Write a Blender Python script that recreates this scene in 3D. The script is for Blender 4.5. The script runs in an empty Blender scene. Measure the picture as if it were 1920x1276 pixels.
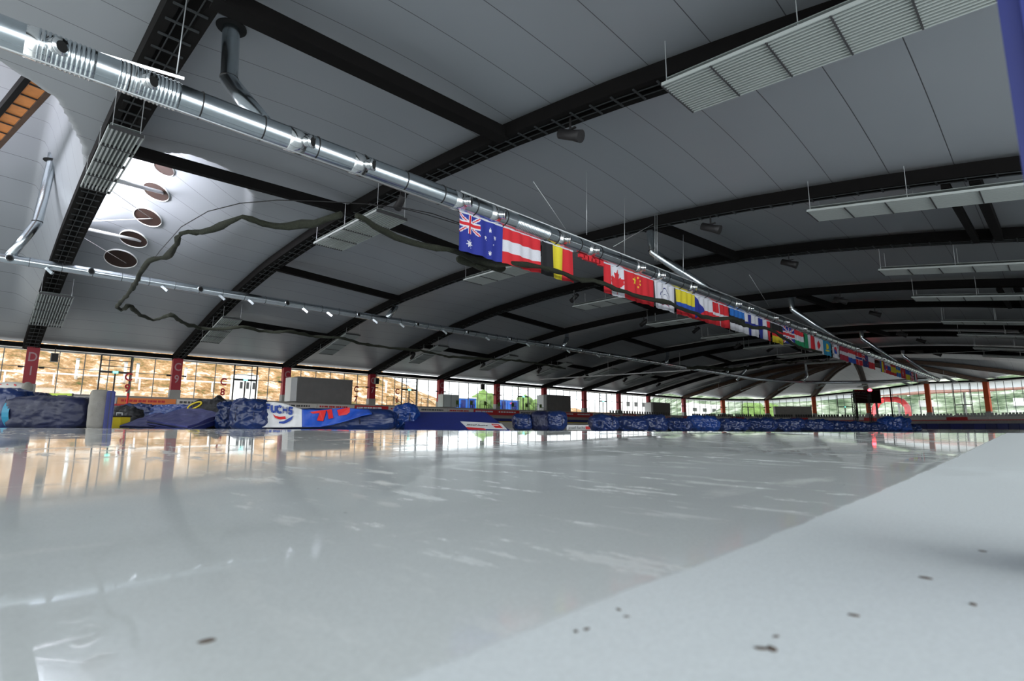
import bpy, bmesh, math, random
from mathutils import Vector, Matrix, noise
from mathutils.bvhtree import BVHTree
random.seed(7)
S = bpy.context.scene
COL = S.collection
PI = math.pi
# ---------------------------------------------------------------- camera model
F = 1020.0; CX, CY = 960.0, 638.0; ROLL = math.radians(0.3); AZ = math.radians(45.5)
PIT = math.atan((799 - CY) / F); HC = 0.17
FW = Vector((math.cos(AZ), math.sin(AZ), 0)); RT = Vector((math.sin(AZ), -math.cos(AZ), 0)); UPZ = Vector((0, 0, 1))
CF = FW * math.cos(PIT) + UPZ * math.sin(PIT); CU = UPZ * math.cos(PIT) - FW * math.sin(PIT)
CR = RT * math.cos(ROLL) + CU * math.sin(ROLL); CT = -RT * math.sin(ROLL) + CU * math.cos(ROLL)
CAM = Vector((0, 0, HC))
def ray(x, y):
    return (CF * F + CR * (x - CX) + CT * (CY - y)).normalized()
def atX(x, y, X): r = ray(x, y); return CAM + r * (X / r.x)
def atY(x, y, Y): r = ray(x, y); return CAM + r * (Y / r.y)
def atZ(x, y, Z): r = ray(x, y); return CAM + r * ((Z - HC) / r.z)
def atD(x, y, D): r = ray(x, y); return CAM + r * (D / r.dot(FW))     # D = distance along the view heading
def lat(x, D, y=800): return atD(x, y, D)

# ---------------------------------------------------------------- materials
def nmat(name):
    m = bpy.data.materials.new(name); m.use_nodes = True
    nt = m.node_tree; return m, nt, nt.nodes, nt.links, nt.nodes['Principled BSDF']
def mat(name, col, rough=0.6, metal=0.0, noise_s=None, var=0.15, bump=0.0, spec=None, bscale=None):
    m, nt, N, L, p = nmat(name)
    p.inputs['Base Color'].default_value = (*col, 1); p.inputs['Roughness'].default_value = rough
    p.inputs['Metallic'].default_value = metal
    if spec is not None: p.inputs['Specular IOR Level'].default_value = spec
    if noise_s:
        tc = N.new('ShaderNodeTexCoord'); nz = N.new('ShaderNodeTexNoise'); nz.inputs['Scale'].default_value = noise_s
        nz.inputs['Detail'].default_value = 4
        L.new(tc.outputs['Object'], nz.inputs['Vector'])
        mx = N.new('ShaderNodeMix'); mx.data_type = 'RGBA'
        mx.inputs[6].default_value = (*[max(0, c * (1 - var)) for c in col], 1)
        mx.inputs[7].default_value = (*[min(1, c * (1 + var)) for c in col], 1)
        L.new(nz.outputs['Fac'], mx.inputs[0]); L.new(mx.outputs[2], p.inputs['Base Color'])
        if bump:
            nb = N.new('ShaderNodeTexNoise'); nb.inputs['Scale'].default_value = bscale or noise_s * 2
            L.new(tc.outputs['Object'], nb.inputs['Vector'])
            b = N.new('ShaderNodeBump'); b.inputs['Strength'].default_value = bump; b.inputs['Distance'].default_value = 0.05
            L.new(nb.outputs['Fac'], b.inputs['Height']); L.new(b.outputs[0], p.inputs['Normal'])
    return m
def emis(name, col, s):
    m, nt, N, L, p = nmat(name)
    p.inputs['Base Color'].default_value = (*col, 1)
    p.inputs['Emission Color'].default_value = (*col, 1); p.inputs['Emission Strength'].default_value = s
    return m
M = {}
M['black'] = mat('black_steel', (0.012, 0.011, 0.012), 0.6, 0, 3, .3)
M['truss'] = mat('dark_roof_steel', (0.004, 0.0035, 0.0035), 0.9, 0, 2, .4, spec=.15)
M['tray'] = mat('cable_tray_steel', (0.022, 0.026, 0.028), 0.6, 0.2)
M['wood'] = mat('brown_glulam_wood', (0.055, 0.026, 0.012), 0.8, 0, 1.5, .45)
M['woodhole'] = mat('dark_brown_wood', (0.022, 0.006, 0.002), 0.7, 0, 2.5, .5)
M['orange'] = mat('orange_wood', (0.55, 0.2, 0.05), 0.6, 0, 3, .3)
def band_mat():
    m, nt, N, L, p = nmat('translucent_white_band'); p.inputs['Base Color'].default_value = (.8, .82, .84, 1)
    t = N.new('ShaderNodeBsdfTranslucent'); t.inputs[0].default_value = (.85, .88, .92, 1); mx = N.new('ShaderNodeMixShader'); mx.inputs[0].default_value = .75
    L.new(p.outputs[0], mx.inputs[1]); L.new(t.outputs[0], mx.inputs[2]); L.new(mx.outputs[0], N['Material Output'].inputs[0]); return m
M['band'] = band_mat()
M['red'] = mat('red_column_paint', (0.30, 0.012, 0.024), 0.5, 0, 2, .12)
M['orangered'] = mat('orange_red_column_paint', (0.62, 0.085, 0.015), 0.5, 0, 2, .12)
M['concrete'] = mat('grey_concrete', (0.30, 0.29, 0.27), 0.8, 0, 1.3, .2, .15)
M['concrete_dk'] = mat('dark_concrete', (0.17, 0.165, 0.16), 0.85, 0, 1.3, .2)
M['duct'] = mat('galvanised_duct', (0.62, 0.68, 0.72), 0.22, 1.0, 6, .12)
M['duct_bright'] = mat('polished_duct_nozzle', (0.9, 0.92, 0.93), 0.15, 1.0)
M['hole'] = mat('dark_opening', (0.008, 0.008, 0.008), 0.9)
M['white'] = mat('white_paint', (0.75, 0.76, 0.76), 0.5)
M['louvre'] = mat('white_louvre_metal', (0.36, 0.39, 0.38), 0.5, 0.0)
M['louvre_back'] = mat('louvre_backing_metal', (0.16, 0.18, 0.175), 0.6, 0.0)
M['frame'] = mat('dark_window_frame', (0.035, 0.035, 0.037), 0.5)
M['fgrey'] = mat('grey_mullion', (0.20, 0.22, 0.22), 0.5)
M['tarp'] = mat('blue_tarpaulin', (0.004, 0.017, 0.085), 0.33, 0, 1.7, .6, .4, bscale=5)
M['tarp2'] = mat('bright_blue_tarpaulin', (0.006, 0.034, 0.17), 0.3, 0, 1.9, .5, .4, bscale=5)
M['navy'] = mat('navy_tarpaulin', (0.003, 0.006, 0.035), 0.5, 0, 2, .5, .4, bscale=5)
M['padblue'] = mat('blue_safety_pad', (0.007, 0.016, 0.15), 0.5, 0, 3, .25)
M['padnavy'] = mat('navy_safety_pad', (0.008, 0.015, 0.11), 0.5, 0, 3, .25)
M['purple'] = mat('violet_blue_mat', (0.05, 0.055, 0.20), 0.6, 0, 4, .25, .3)
M['foam'] = mat('beige_grey_foam', (0.27, 0.255, 0.225), 0.9, 0, 5, .2, .4)
M['cyan'] = mat('cyan_strap', (0.02, 0.22, 0.35), 0.5)
M['yellow'] = mat('yellow_plastic', (0.72, 0.55, 0.02), 0.5)
M['lime'] = mat('lime_banner', (0.45, 0.6, 0.06), 0.6)
M['blackbag'] = mat('black_fabric', (0.012, 0.012, 0.014), 0.6, 0, 4, .4, .5)
M['bannerwhite'] = mat('white_banner_cloth', (0.66, 0.66, 0.66), 0.6, 0, 3, .06, .3)
M['bannerblue'] = mat('royal_blue_banner_cloth', (0.012, 0.07, 0.42), 0.5, 0, 3, .15, .3)
M['bannerred'] = mat('red_banner_print', (0.62, 0.02, 0.02), 0.5)
M['ad_red'] = mat('red_advert_board', (0.5, 0.02, 0.025), 0.5)
M['ad_white'] = mat('white_advert_board', (0.55, 0.52, 0.48), 0.6)
M['ad_orange'] = mat('orange_advert_print', (0.7, 0.2, 0.05), 0.6)
M['net'] = mat('olive_black_net', (0.016, 0.019, 0.010), 0.9, 0, 12, .5, .6)
M['wire'] = mat('steel_wire', (0.5, 0.52, 0.53), 0.4, 0.6)
M['pole'] = mat('white_strut', (0.72, 0.72, 0.74), 0.4)
M['seat'] = mat('grey_plastic_seat', (0.36, 0.37, 0.36), 0.5)
M['seatblk'] = mat('black_plastic_seat', (0.03, 0.03, 0.03), 0.5)
M['sand'] = None
M['screen'] = mat('dark_video_screen', (0.004, 0.006, 0.005), 0.8, spec=.1)
M['arch'] = mat('red_inflatable_fabric', (0.62, 0.035, 0.04), 0.5, 0, .6, .15)
M['toilet'] = mat('blue_plastic_cabin', (0.02, 0.13, 0.55), 0.5)
M['tent'] = mat('dark_tent_roof', (0.06, 0.07, 0.09), 0.7)
M['redlamp'] = emis('red_signal_light', (1, 0.02, 0.03), 9)
M['exit'] = emis('green_exit_sign', (0.10, 0.75, 0.62), 2.0)
M['tube'] = emis('white_light_tube', (0.9, 0.95, 1), 0.9)
M['letter'] = mat('pale_painted_letters', (0.42, 0.25, 0.26), 0.6)
M['lred'] = mat('red_glass_lettering', (0.5, 0.03, 0.04), 0.6)
M['fuchsblue'] = mat('blue_print', (0.015, 0.05, 0.28), 0.6)
M['whiteprint'] = mat('white_print', (0.72, 0.74, 0.78), 0.6)
M['greyprint'] = mat('dark_grey_print', (0.06, 0.06, 0.06), 0.6)
M['soil'] = mat('outdoor_paving', (0.45, 0.43, 0.40), 0.9, 0, .4, .15)
M['bldg'] = mat('white_render', (0.8, 0.8, 0.8), 0.8)
M['bldgroof'] = mat('brown_canopy_wood', (0.14, 0.06, 0.04), 0.8, 0, 1, .3)
M['bush'] = mat('green_foliage', (0.10, 0.17, 0.04), 0.9, 0, 2, .5, .5)
M['debris'] = mat('brown_grit', (0.10, 0.07, 0.05), 0.8)

def ceil_mat():
    m, nt, N, L, p = nmat('grey_ceiling_membrane')
    tc = N.new('ShaderNodeTexCoord'); sx = N.new('ShaderNodeSeparateXYZ'); L.new(tc.outputs['Object'], sx.inputs[0])
    a = N.new('ShaderNodeMath'); a.operation = 'DIVIDE'; a.inputs[1].default_value = 2.1; L.new(sx.outputs['Y'], a.inputs[0])
    b = N.new('ShaderNodeMath'); b.operation = 'FRACT'; L.new(a.outputs[0], b.inputs[0])
    c = N.new('ShaderNodeMath'); c.operation = 'LESS_THAN'; c.inputs[1].default_value = 0.014; L.new(b.outputs[0], c.inputs[0])
    nz = N.new('ShaderNodeTexNoise'); nz.inputs['Scale'].default_value = 0.12; nz.inputs['Detail'].default_value = 3
    L.new(tc.outputs['Object'], nz.inputs['Vector'])
    mx = N.new('ShaderNodeMix'); mx.data_type = 'RGBA'
    mx.inputs[6].default_value = (0.22, 0.24, 0.262, 1); mx.inputs[7].default_value = (0.30, 0.315, 0.335, 1)
    L.new(nz.outputs['Fac'], mx.inputs[0])
    m2 = N.new('ShaderNodeMix'); m2.data_type = 'RGBA'; m2.inputs[7].default_value = (0.05, 0.05, 0.058, 1)
    L.new(mx.outputs[2], m2.inputs[6]); L.new(c.outputs[0], m2.inputs[0]); L.new(m2.outputs[2], p.inputs['Base Color'])
    p.inputs['Roughness'].default_value = 0.42; p.inputs['Specular IOR Level'].default_value = 0.5
    return m
M['ceil'] = ceil_mat()
def ice_mat():
    m, nt, N, L, p = nmat('wet_ice')
    tc = N.new('ShaderNodeTexCoord'); sx = N.new('ShaderNodeSeparateXYZ'); L.new(tc.outputs['Object'], sx.inputs[0])
    def math_(op, a, b=None, c=None):
        n = N.new('ShaderNodeMath'); n.operation = op
        for i, v in enumerate((a, b, c)):
            if v is None: continue
            if isinstance(v, (int, float)): n.inputs[i].default_value = v
            else: L.new(v, n.inputs[i])
        return n.outputs[0]
    def noi(scale, det=4, vec=None, rough=.5):
        n = N.new('ShaderNodeTexNoise'); n.inputs['Scale'].default_value = scale; n.inputs['Detail'].default_value = det
        n.inputs['Roughness'].default_value = rough
        L.new(vec or tc.outputs['Object'], n.inputs['Vector']); return n.outputs['Fac']
    # frosty zone: straight ragged edge of the resurfaced lane, roughly parallel to the lane
    p1 = ice_pts[0]; p2 = ice_pts[1]
    dx, dy = p2.x - p1.x, p2.y - p1.y; ln = math.hypot(dx, dy); nx, ny = dy / ln, -dx / ln
    d = math_('ADD', math_('MULTIPLY', sx.outputs['X'], nx), math_('MULTIPLY', sx.outputs['Y'], ny))
    d = math_('SUBTRACT', d, p1.x * nx + p1.y * ny)
    d = math_('ADD', d, math_('MULTIPLY', math_('SUBTRACT', noi(2.2, 6, rough=.6), 0.5), 0.035))
    mr = N.new('ShaderNodeMapRange'); L.new(d, mr.inputs[0]); mr.inputs[1].default_value = -0.006; mr.inputs[2].default_value = 0.006
    frost = mr.outputs[0]
    # stretched wet patches across the track
    mp = N.new('ShaderNodeMapping'); mp.inputs['Rotation'].default_value = (0, 0, -math.radians(8)); mp.inputs['Scale'].default_value = (0.35, 0.9, 1)
    L.new(tc.outputs['Object'], mp.inputs[0])
    patch = noi(0.55, 5, mp.outputs[0]); fine = noi(1.6, 8, mp.outputs[0], .65)
    r1 = N.new('ShaderNodeMapRange'); L.new(patch, r1.inputs[0]); r1.inputs[1].default_value = .42; r1.inputs[2].default_value = .56
    r2 = N.new('ShaderNodeMapRange'); L.new(fine, r2.inputs[0]); r2.inputs[1].default_value = .56; r2.inputs[2].default_value = .62
    mp2 = N.new('ShaderNodeMapping'); mp2.inputs['Rotation'].default_value = (0, 0, -AZ); mp2.inputs['Scale'].default_value = (1.0, .28, 1)
    L.new(tc.outputs['Object'], mp2.inputs[0])
    st = noi(11, 8, mp2.outputs[0], .7); stm = noi(1.3, 3, mp2.outputs[0])
    r5 = N.new('ShaderNodeMapRange'); L.new(st, r5.inputs[0]); r5.inputs[1].default_value = .55; r5.inputs[2].default_value = .60
    r6 = N.new('ShaderNodeMapRange'); L.new(stm, r6.inputs[0]); r6.inputs[1].default_value = .46; r6.inputs[2].default_value = .56
    streak = math_('MULTIPLY', math_('MULTIPLY', r5.outputs[0], r6.outputs[0]), math_('SUBTRACT', 1, frost))
    grain = noi(240, 2)
    c1 = N.new('ShaderNodeMix'); c1.data_type = 'RGBA'
    c1.inputs[6].default_value = (0.66, 0.69, 0.68, 1); c1.inputs[7].default_value = (0.75, 0.79, 0.79, 1); L.new(r1.outputs[0], c1.inputs[0])
    c2 = N.new('ShaderNodeMix'); c2.data_type = 'RGBA'; c2.inputs[7].default_value = (0.80, 0.82, 0.80, 1)
    L.new(c1.outputs[2], c2.inputs[6]); L.new(math_('MAXIMUM', math_('MULTIPLY', r2.outputs[0], .5), math_('MULTIPLY', streak, .32)), c2.inputs[0])
    c3 = N.new('ShaderNodeMix'); c3.data_type = 'RGBA'; c3.inputs[7].default_value = (0.74, 0.78, 0.785, 1)
    L.new(c2.outputs[2], c3.inputs[6]); L.new(frost, c3.inputs[0])
    # grit specks
    sp = noi(38, 2); r3 = N.new('ShaderNodeMapRange'); L.new(sp, r3.inputs[0]); r3.inputs[1].default_value = .765; r3.inputs[2].default_value = .80
    c4 = N.new('ShaderNodeMix'); c4.data_type = 'RGBA'; c4.inputs[7].default_value = (0.20, 0.19, 0.16, 1)
    L.new(c3.outputs[2], c4.inputs[6]); L.new(math_('MULTIPLY', r3.outputs[0], .6), c4.inputs[0])
    c5 = N.new('ShaderNodeMix'); c5.data_type = 'RGBA'; c5.blend_type = 'MULTIPLY'
    L.new(c4.outputs[2], c5.inputs[6]); c5.inputs[0].default_value = 1
    gv = math_('ADD', math_('MULTIPLY', grain, .25), .87)
    cb = N.new('ShaderNodeCombineColor'); [L.new(gv, cb.inputs[i]) for i in range(3)]
    L.new(cb.outputs[0], c5.inputs[7]); L.new(c5.outputs[2], p.inputs['Base Color'])
    ca, sa = math.cos(AZ), math.sin(AZ)
    dep = math_('ADD', math_('MULTIPLY', sx.outputs['X'], ca), math_('MULTIPLY', sx.outputs['Y'], sa))
    lt = math_('SUBTRACT', math_('MULTIPLY', sx.outputs['X'], sa), math_('MULTIPLY', sx.outputs['Y'], ca))
    edge = math_('ADD', math_('MULTIPLY', lt, .42), 2.65)
    drop = N.new('ShaderNodeMapRange'); L.new(lt, drop.inputs[0]); drop.inputs[1].default_value = 1.15; drop.inputs[2].default_value = 1.5; drop.inputs[4].default_value = 1.3
    edge = math_('SUBTRACT', edge, drop.outputs[0])
    edge = math_('ADD', edge, math_('MULTIPLY', math_('SUBTRACT', noi(2.5, 6, mp2.outputs[0], .65), .5), 1.0))
    dm = N.new('ShaderNodeMapRange'); L.new(math_('SUBTRACT', edge, dep), dm.inputs[0]); dm.inputs[1].default_value = -.02; dm.inputs[2].default_value = .05
    pud = math_('ADD', lt, math_('MULTIPLY', math_('SUBTRACT', noi(9, 5), .5), .12))
    pm = N.new('ShaderNodeMapRange'); L.new(pud, pm.inputs[0]); pm.inputs[1].default_value = -.305; pm.inputs[2].default_value = -.29
    dull = math_('MULTIPLY', dm.outputs[0], pm.outputs[0])
    rg = math_('ADD', math_('MULTIPLY', r1.outputs[0], 0.04), 0.022)
    rg = math_('ADD', rg, math_('MULTIPLY', dull, 0.06))
    rg = math_('ADD', rg, math_('MULTIPLY', r2.outputs[0], 0.10))
    rg = math_('ADD', rg, math_('MULTIPLY', streak, 0.2))
    rg = math_('ADD', rg, math_('MULTIPLY', frost, 0.30)); L.new(rg, p.inputs['Roughness'])
    p.inputs['IOR'].default_value = 1.31
    bm_ = N.new('ShaderNodeBump'); bm_.inputs['Strength'].default_value = 0.22; bm_.inputs['Distance'].default_value = 0.004
    hb = math_('ADD', math_('MULTIPLY', noi(1.1, 3), 1.2), math_('MULTIPLY', math_('MULTIPLY', noi(60, 3), frost), .35))
    L.new(hb, bm_.inputs['Height']); L.new(bm_.outputs[0], p.inputs['Normal'])
    return m
ice_pts = [CAM - Vector((0, 0, 0)) for _ in range(2)]
def ground(x, y): r = ray(x, y); return CAM + r * (HC / -r.z)
ice_pts = [ground(850, 1240), ground(1700, 905)]
M['ice'] = ice_mat()
def hill_mat():
    m, nt, N, L, p = nmat('dry_hillside')
    tc = N.new('ShaderNodeTexCoord'); n1 = N.new('ShaderNodeTexNoise'); n1.inputs['Scale'].default_value = .5; n1.inputs['Detail'].default_value = 8
    n1.inputs['Roughness'].default_value = .8; L.new(tc.outputs['Object'], n1.inputs['Vector'])
    cr = N.new('ShaderNodeValToRGB'); L.new(n1.outputs['Fac'], cr.inputs[0])
    e = cr.color_ramp.elements; e[0].position = .36; e[0].color = (.06, .07, .025, 1); e[1].position = .62; e[1].color = (.55, .50, .44, 1)
    k = e.new(.45); k.color = (.19, .11, .05, 1); k = e.new(.54); k.color = (.33, .20, .105, 1)
    L.new(cr.outputs[0], p.inputs['Base Color']); p.inputs['Roughness'].default_value = 1
    p.inputs['Specular IOR Level'].default_value = 0
    return m
M['sand'] = hill_mat()
def green_mat():
    m, nt, N, L, p = nmat('green_hillside')
    tc = N.new('ShaderNodeTexCoord'); n1 = N.new('ShaderNodeTexNoise'); n1.inputs['Scale'].default_value = .16; n1.inputs['Detail'].default_value = 8
    n1.inputs['Roughness'].default_value = .65; L.new(tc.outputs['Object'], n1.inputs['Vector'])
    cr = N.new('ShaderNodeValToRGB'); L.new(n1.outputs['Fac'], cr.inputs[0])
    e = cr.color_ramp.elements; e[0].position = .38; e[0].color = (.04, .06, .035, 1); e[1].position = .66; e[1].color = (.34, .36, .31, 1)
    k = e.new(.5); k.color = (.12, .15, .10, 1)
    L.new(cr.outputs[0], p.inputs['Base Color']); p.inputs['Roughness'].default_value = 1; p.inputs['Specular IOR Level'].default_value = 0
    return m
M['green'] = green_mat()
def glass_mat():
    m, nt, N, L, p = nmat('window_glass'); N.remove(p)
    t = N.new('ShaderNodeBsdfTransparent'); t.inputs[0].default_value = (.93, .96, .96, 1)
    g = N.new('ShaderNodeBsdfGlossy'); g.inputs['Roughness'].default_value = .02
    mx = N.new('ShaderNodeMixShader'); mx.inputs[0].default_value = .06
    L.new(t.outputs[0], mx.inputs[1]); L.new(g.outputs[0], mx.inputs[2]); L.new(mx.outputs[0], N['Material Output'].inputs[0])
    return m
M['glass'] = glass_mat()

# ---------------------------------------------------------------- mesh helpers
def tag(o, label, cat, group=None, kind=None):
    o['label'] = label; o['category'] = cat
    if group: o['group'] = group
    if kind: o['kind'] = kind
    return o
def thing(name, label, cat, loc=(0, 0, 0), rz=0, group=None, world=False):
    o = bpy.data.objects.new(name, None); COL.objects.link(o); o.location = loc; o.rotation_euler = (0, 0, rz)
    o.empty_display_size = .2
    tag(o, label, cat, group)
    if world: W.add(o.name)
    return o
W = set()
def new(name, bm, m, parent=None, smooth=False):
    """geometry of a part is given in world space when its thing was made with world=True"""
    if parent is not None:
        root = parent; off = Vector((0, 0, 0))
        while root.parent: root = root.parent
        if root.name in W: bmesh.ops.translate(bm, verts=bm.verts[:], vec=-root.location)
    me = bpy.data.meshes.new(name)
    bmesh.ops.recalc_face_normals(bm, faces=bm.faces[:])
    bm.to_mesh(me); bm.free()
    for mm in (m if isinstance(m, (list, tuple)) else [m]): me.materials.append(mm)
    if smooth:
        for p in me.polygons: p.use_smooth = True
    o = bpy.data.objects.new(name, me); COL.objects.link(o)
    if parent is not None: o.parent = parent
    return o
def struct(name, bm, m, parent=None, smooth=False):
    o = new(name, bm, m, parent, smooth)
    if parent is None: o['kind'] = 'structure'
    return o
def B(): return bmesh.new()
def box(bm, c, s, R=None, mi=0):
    c = Vector(c); vs = []
    for dx in (-.5, .5):
        for dy in (-.5, .5):
            for dz in (-.5, .5):
                v = Vector((dx * s[0], dy * s[1], dz * s[2]))
                if R is not None: v = R @ v
                vs.append(bm.verts.new(c + v))
    for f in ((0, 1, 3, 2), (4, 6, 7, 5), (0, 4, 5, 1), (2, 3, 7, 6), (0, 2, 6, 4), (1, 5, 7, 3)):
        fc = bm.faces.new([vs[i] for i in f]); fc.material_index = mi
def basis(d, up=Vector((0, 0, 1))):
    d = Vector(d).normalized()
    if abs(d.dot(up)) > .98: up = Vector((1, 0, 0))
    s = d.cross(up).normalized(); u = s.cross(d).normalized()
    return Matrix((d, s, u)).transposed()
def bar(bm, a, b, w, h, mi=0):
    a = Vector(a); b = Vector(b); d = b - a
    if d.length < 1e-6: return
    box(bm, (a + b) / 2, (d.length, w, h), basis(d), mi)
def tube(bm, pts, r, n=10, cap=True, mi=0, ry=None):
    pts = [Vector(p) for p in pts]; rings = []; u = None
    for i, p in enumerate(pts):
        d = (pts[min(i + 1, len(pts) - 1)] - pts[max(i - 1, 0)]).normalized()
        if u is None:
            R = basis(d); s_, u = R.col[1].copy(), R.col[2].copy()
        else:
            u = (u - d * u.dot(d)).normalized(); s_ = d.cross(u).normalized()
        rr = r[i] if isinstance(r, (list, tuple)) else r
        rings.append([bm.verts.new(p + s_ * (math.cos(2 * PI * k / n) * rr) + u * (math.sin(2 * PI * k / n) * (ry or rr))) for k in range(n)])
        if i == 0: s0_d = d
    for a, b in zip(rings, rings[1:]):
        # match ring start to avoid a twist
        best = min(range(n), key=lambda q: (a[0].co - b[q].co).length_squared) if n > 4 else 0
        rev = n > 4 and (a[1].co - b[(best + 1) % n].co).length > (a[1].co - b[(best - 1) % n].co).length
        bb = [b[(best + (-q if rev else q)) % n] for q in range(n)]
        b[:] = bb
        for k in range(n):
            f = bm.faces.new((a[k], a[(k + 1) % n], b[(k + 1) % n], b[k])); f.material_index = mi; f.smooth = True
    if cap:
        bm.faces.new(rings[0]); bm.faces.new(rings[-1][::-1])
def prism(bm, pts, d, mi=0):
    """closed outline pts extruded by d"""
    d = Vector(d); a = [bm.verts.new(p) for p in pts]; b = [bm.verts.new(Vector(p) + d) for p in pts]
    n = len(pts)
    f = bm.faces.new(a); f.material_index = mi; f = bm.faces.new(b[::-1]); f.material_index = mi
    for i in range(n):
        f = bm.faces.new((a[i], a[(i + 1) % n], b[(i + 1) % n], b[i])); f.material_index = mi
def text(name, s, size, m, parent, loc, xdir, up=Vector((0, 0, 1)), extrude=.01, align='CENTER', sx=1.0, shear=0, bold=0.0):
    cu = bpy.data.curves.new('t', 'FONT'); cu.body = s; cu.size = size; cu.extrude = extrude; cu.align_x = align; cu.align_y = 'CENTER'; cu.shear = shear; cu.offset = bold
    cu.resolution_u = 3
    t = bpy.data.objects.new('t', cu); COL.objects.link(t)
    dg = bpy.context.evaluated_depsgraph_get(); dg.update()
    me = bpy.data.meshes.new_from_object(t.evaluated_get(dg)); bpy.data.objects.remove(t)
    bm = B(); bm.from_mesh(me); bpy.data.meshes.remove(me)
    x = Vector(xdir).normalized(); z = x.cross(Vector(up)).normalized(); u = z.cross(x)
    Mx = Matrix(((x.x * sx, u.x, z.x, loc[0]), (x.y * sx, u.y, z.y, loc[1]), (x.z * sx, u.z, z.z, loc[2]), (0, 0, 0, 1)))
    bm.transform(Mx)
    for f in bm.faces: f.material_index = 0
    return new(name, bm, m, parent)
def lerp(a, b, t): return a + (b - a) * t
def interp(x, T):
    if x <= T[0][0]: return T[0][1]
    for (a, b), (c, d) in zip(T, T[1:]):
        if x <= c: return lerp(b, d, (x - a) / (c - a))
    return T[-1][1]
def smooth(t): t = max(0, min(1, t)); return t * t * (3 - 2 * t)

# ---------------------------------------------------------------- hall layout
BAY = 11.4; X0 = 3.1; CXE, CYE, RE = 112.0, 26.0, 39.3; YW = 65.3; YN = -13.3; ZG = 2.85
PROF = [(-13.3, 7.0), (-6, 8.4), (0, 9.75), (5, 10.6), (10, 11.3), (15, 11.8), (22, 12.15), (28, 12.2), (34, 12.05), (41, 11.6), (47.6, 10.75), (54, 9.55), (60, 8.2), (65.3, 7.0)]
def prof(Y):
    return (interp(Y - 1, PROF) + interp(Y, PROF) * 2 + interp(Y + 1, PROF)) / 4
EAVE = [(-95, 9.9), (-38, 9.9), (-22, 9.85), (-6.5, 10.1), (10.5, 8.85), (27, 7.75), (43, 6.9), (60, 6.8), (90, 7.0)]
def endz(phi, r):
    Y = CYE + r
    base = prof(Y); e = interp(phi, EAVE)
    return base + (e - 7.0) * (r / RE) ** 2.5
XS = [X0 - BAY * 2, X0 - BAY] + [X0 if k == 0 else 3.3 + BAY * k for k in range(10)]   # arches of the straight part
def koff(k):
    w = lambda Y: math.sin(PI * max(0, min(1, (Y - YN) / (YW - YN)))) ** 1
    a = .4 if k % 2 else -.3
    if k <= 0: a = .1
    return lambda Y: a * w(Y)
PHIS = [78, 60, 43, 27, 10.5, -6.5, -22, -38, -56]
def endp(phi, r):
    a = math.radians(phi); return Vector((CXE + r * math.cos(a), CYE + r * math.sin(a), 0))

# hoods (daylight funnels) in the two left bays
def hood(X, Y):
    h = 0
    if 3.4 < X < 13:
        ye = interp(X, [(3.4, 31.5), (4, 30.3), (5, 29.0), (6, 28.3), (7.8, 28.8), (9.9, 31.0), (11.5, 36), (13, 44)])
        if Y > ye:
            w = 1 - smooth((X - 3.6) / 8.0)
            h = 3.6 * w * smooth((60 - Y) / 30) * smooth((Y - ye) / 1.1)
    if -7.6 < X < 3.0:
        ye = interp(X, [(-7.6, 34), (-5, 27.5), (-3, 25.6), (-.7, 25.5), (.9, 26.7), (2.1, 30.1), (2.8, 34), (3.0, 38)])
        if Y > ye:
            w = smooth((3.0 - X) / 1.8) * smooth((X + 7.8) / 3)
            h = max(h, 5.2 * w * smooth((62 - Y) / 22) * smooth((Y - ye) / 1.3))
    return h
def straightz(X, Y):
    for i in range(len(XS) - 1):
        if XS[i] <= X <= XS[i + 1] or (i == len(XS) - 2):
            t = (X - XS[i]) / (XS[i + 1] - XS[i]); k = i - 2
            ww = math.sin(PI * max(0, min(1, (Y - YN) / (YW - YN)))) ** .5
            tt = max(0, min(1, t))
            return prof(Y) + lerp(koff(k)(Y), koff(k + 1)(Y), tt) + .42 + .30 * ww * math.sin(PI * tt) + hood(X, Y)
    return prof(Y)
# ---- ceiling
bm = B()
xs = []; x = XS[0]
while x < -8: xs.append(x); x += .8
while x < 13: xs.append(x); x += .2
while x < 15: xs.append(x); x += .38
while x < XS[-1]: xs.append(x); x += 1.14
xs.append(XS[-1])
for i in range(len(xs)):                       # snap a vertex row to the crease on each arch
    for a in XS:
        if abs(xs[i] - a) < (.1 if a < 12 else .57): xs[i] = a
xs = sorted(set(xs))
ys = []; y = YN
while y < YW: ys.append(y); y += (.2 if 24 < y < 48 else .6 if y > 20 else 1.1)
ys.append(YW)
grid = [[bm.verts.new((X, Y, straightz(X, Y))) for Y in ys] for X in xs]
for i in range(len(xs) - 1):
    for j in range(len(ys) - 1):
        f = bm.faces.new((grid[i][j], grid[i][j + 1], grid[i + 1][j + 1], grid[i + 1][j])); f.smooth = True
# end: short straight strip to the centre of the curve, then the fan
NR = 26
def eoff(phi):
    P = [90] + PHIS
    for a, b in zip(P, P[1:]):
        if b <= phi <= a:
            t = (a - phi) / (a - b); return .42 + .5 * math.sin(PI * t)
    return .42
rows = []
for Y in ys: pass
strip = [[bm.verts.new((X, Y, prof(Y) + .42 + koff(9)(Y) * (1 - smooth((X - XS[-1]) / (CXE - XS[-1]))))) for Y in ys] for X in (XS[-1] + .01, CXE - 3, CXE)]
for i in range(2):
    for j in range(len(ys) - 1):
        f = bm.faces.new((strip[i][j], strip[i][j + 1], strip[i + 1][j + 1], strip[i + 1][j])); f.smooth = True
phis = []; p = 90.0
while p > -90.1: phis.append(p); p -= 2.0
fan = []
for ph in phis:
    row = []
    for j in range(NR + 1):
        r = RE * j / NR; q = endp(ph, r); row.append(bm.verts.new((q.x, q.y, endz(ph, r) + lerp(.42, eoff(ph), min(1, r / 12)) )))
    fan.append(row)
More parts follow.
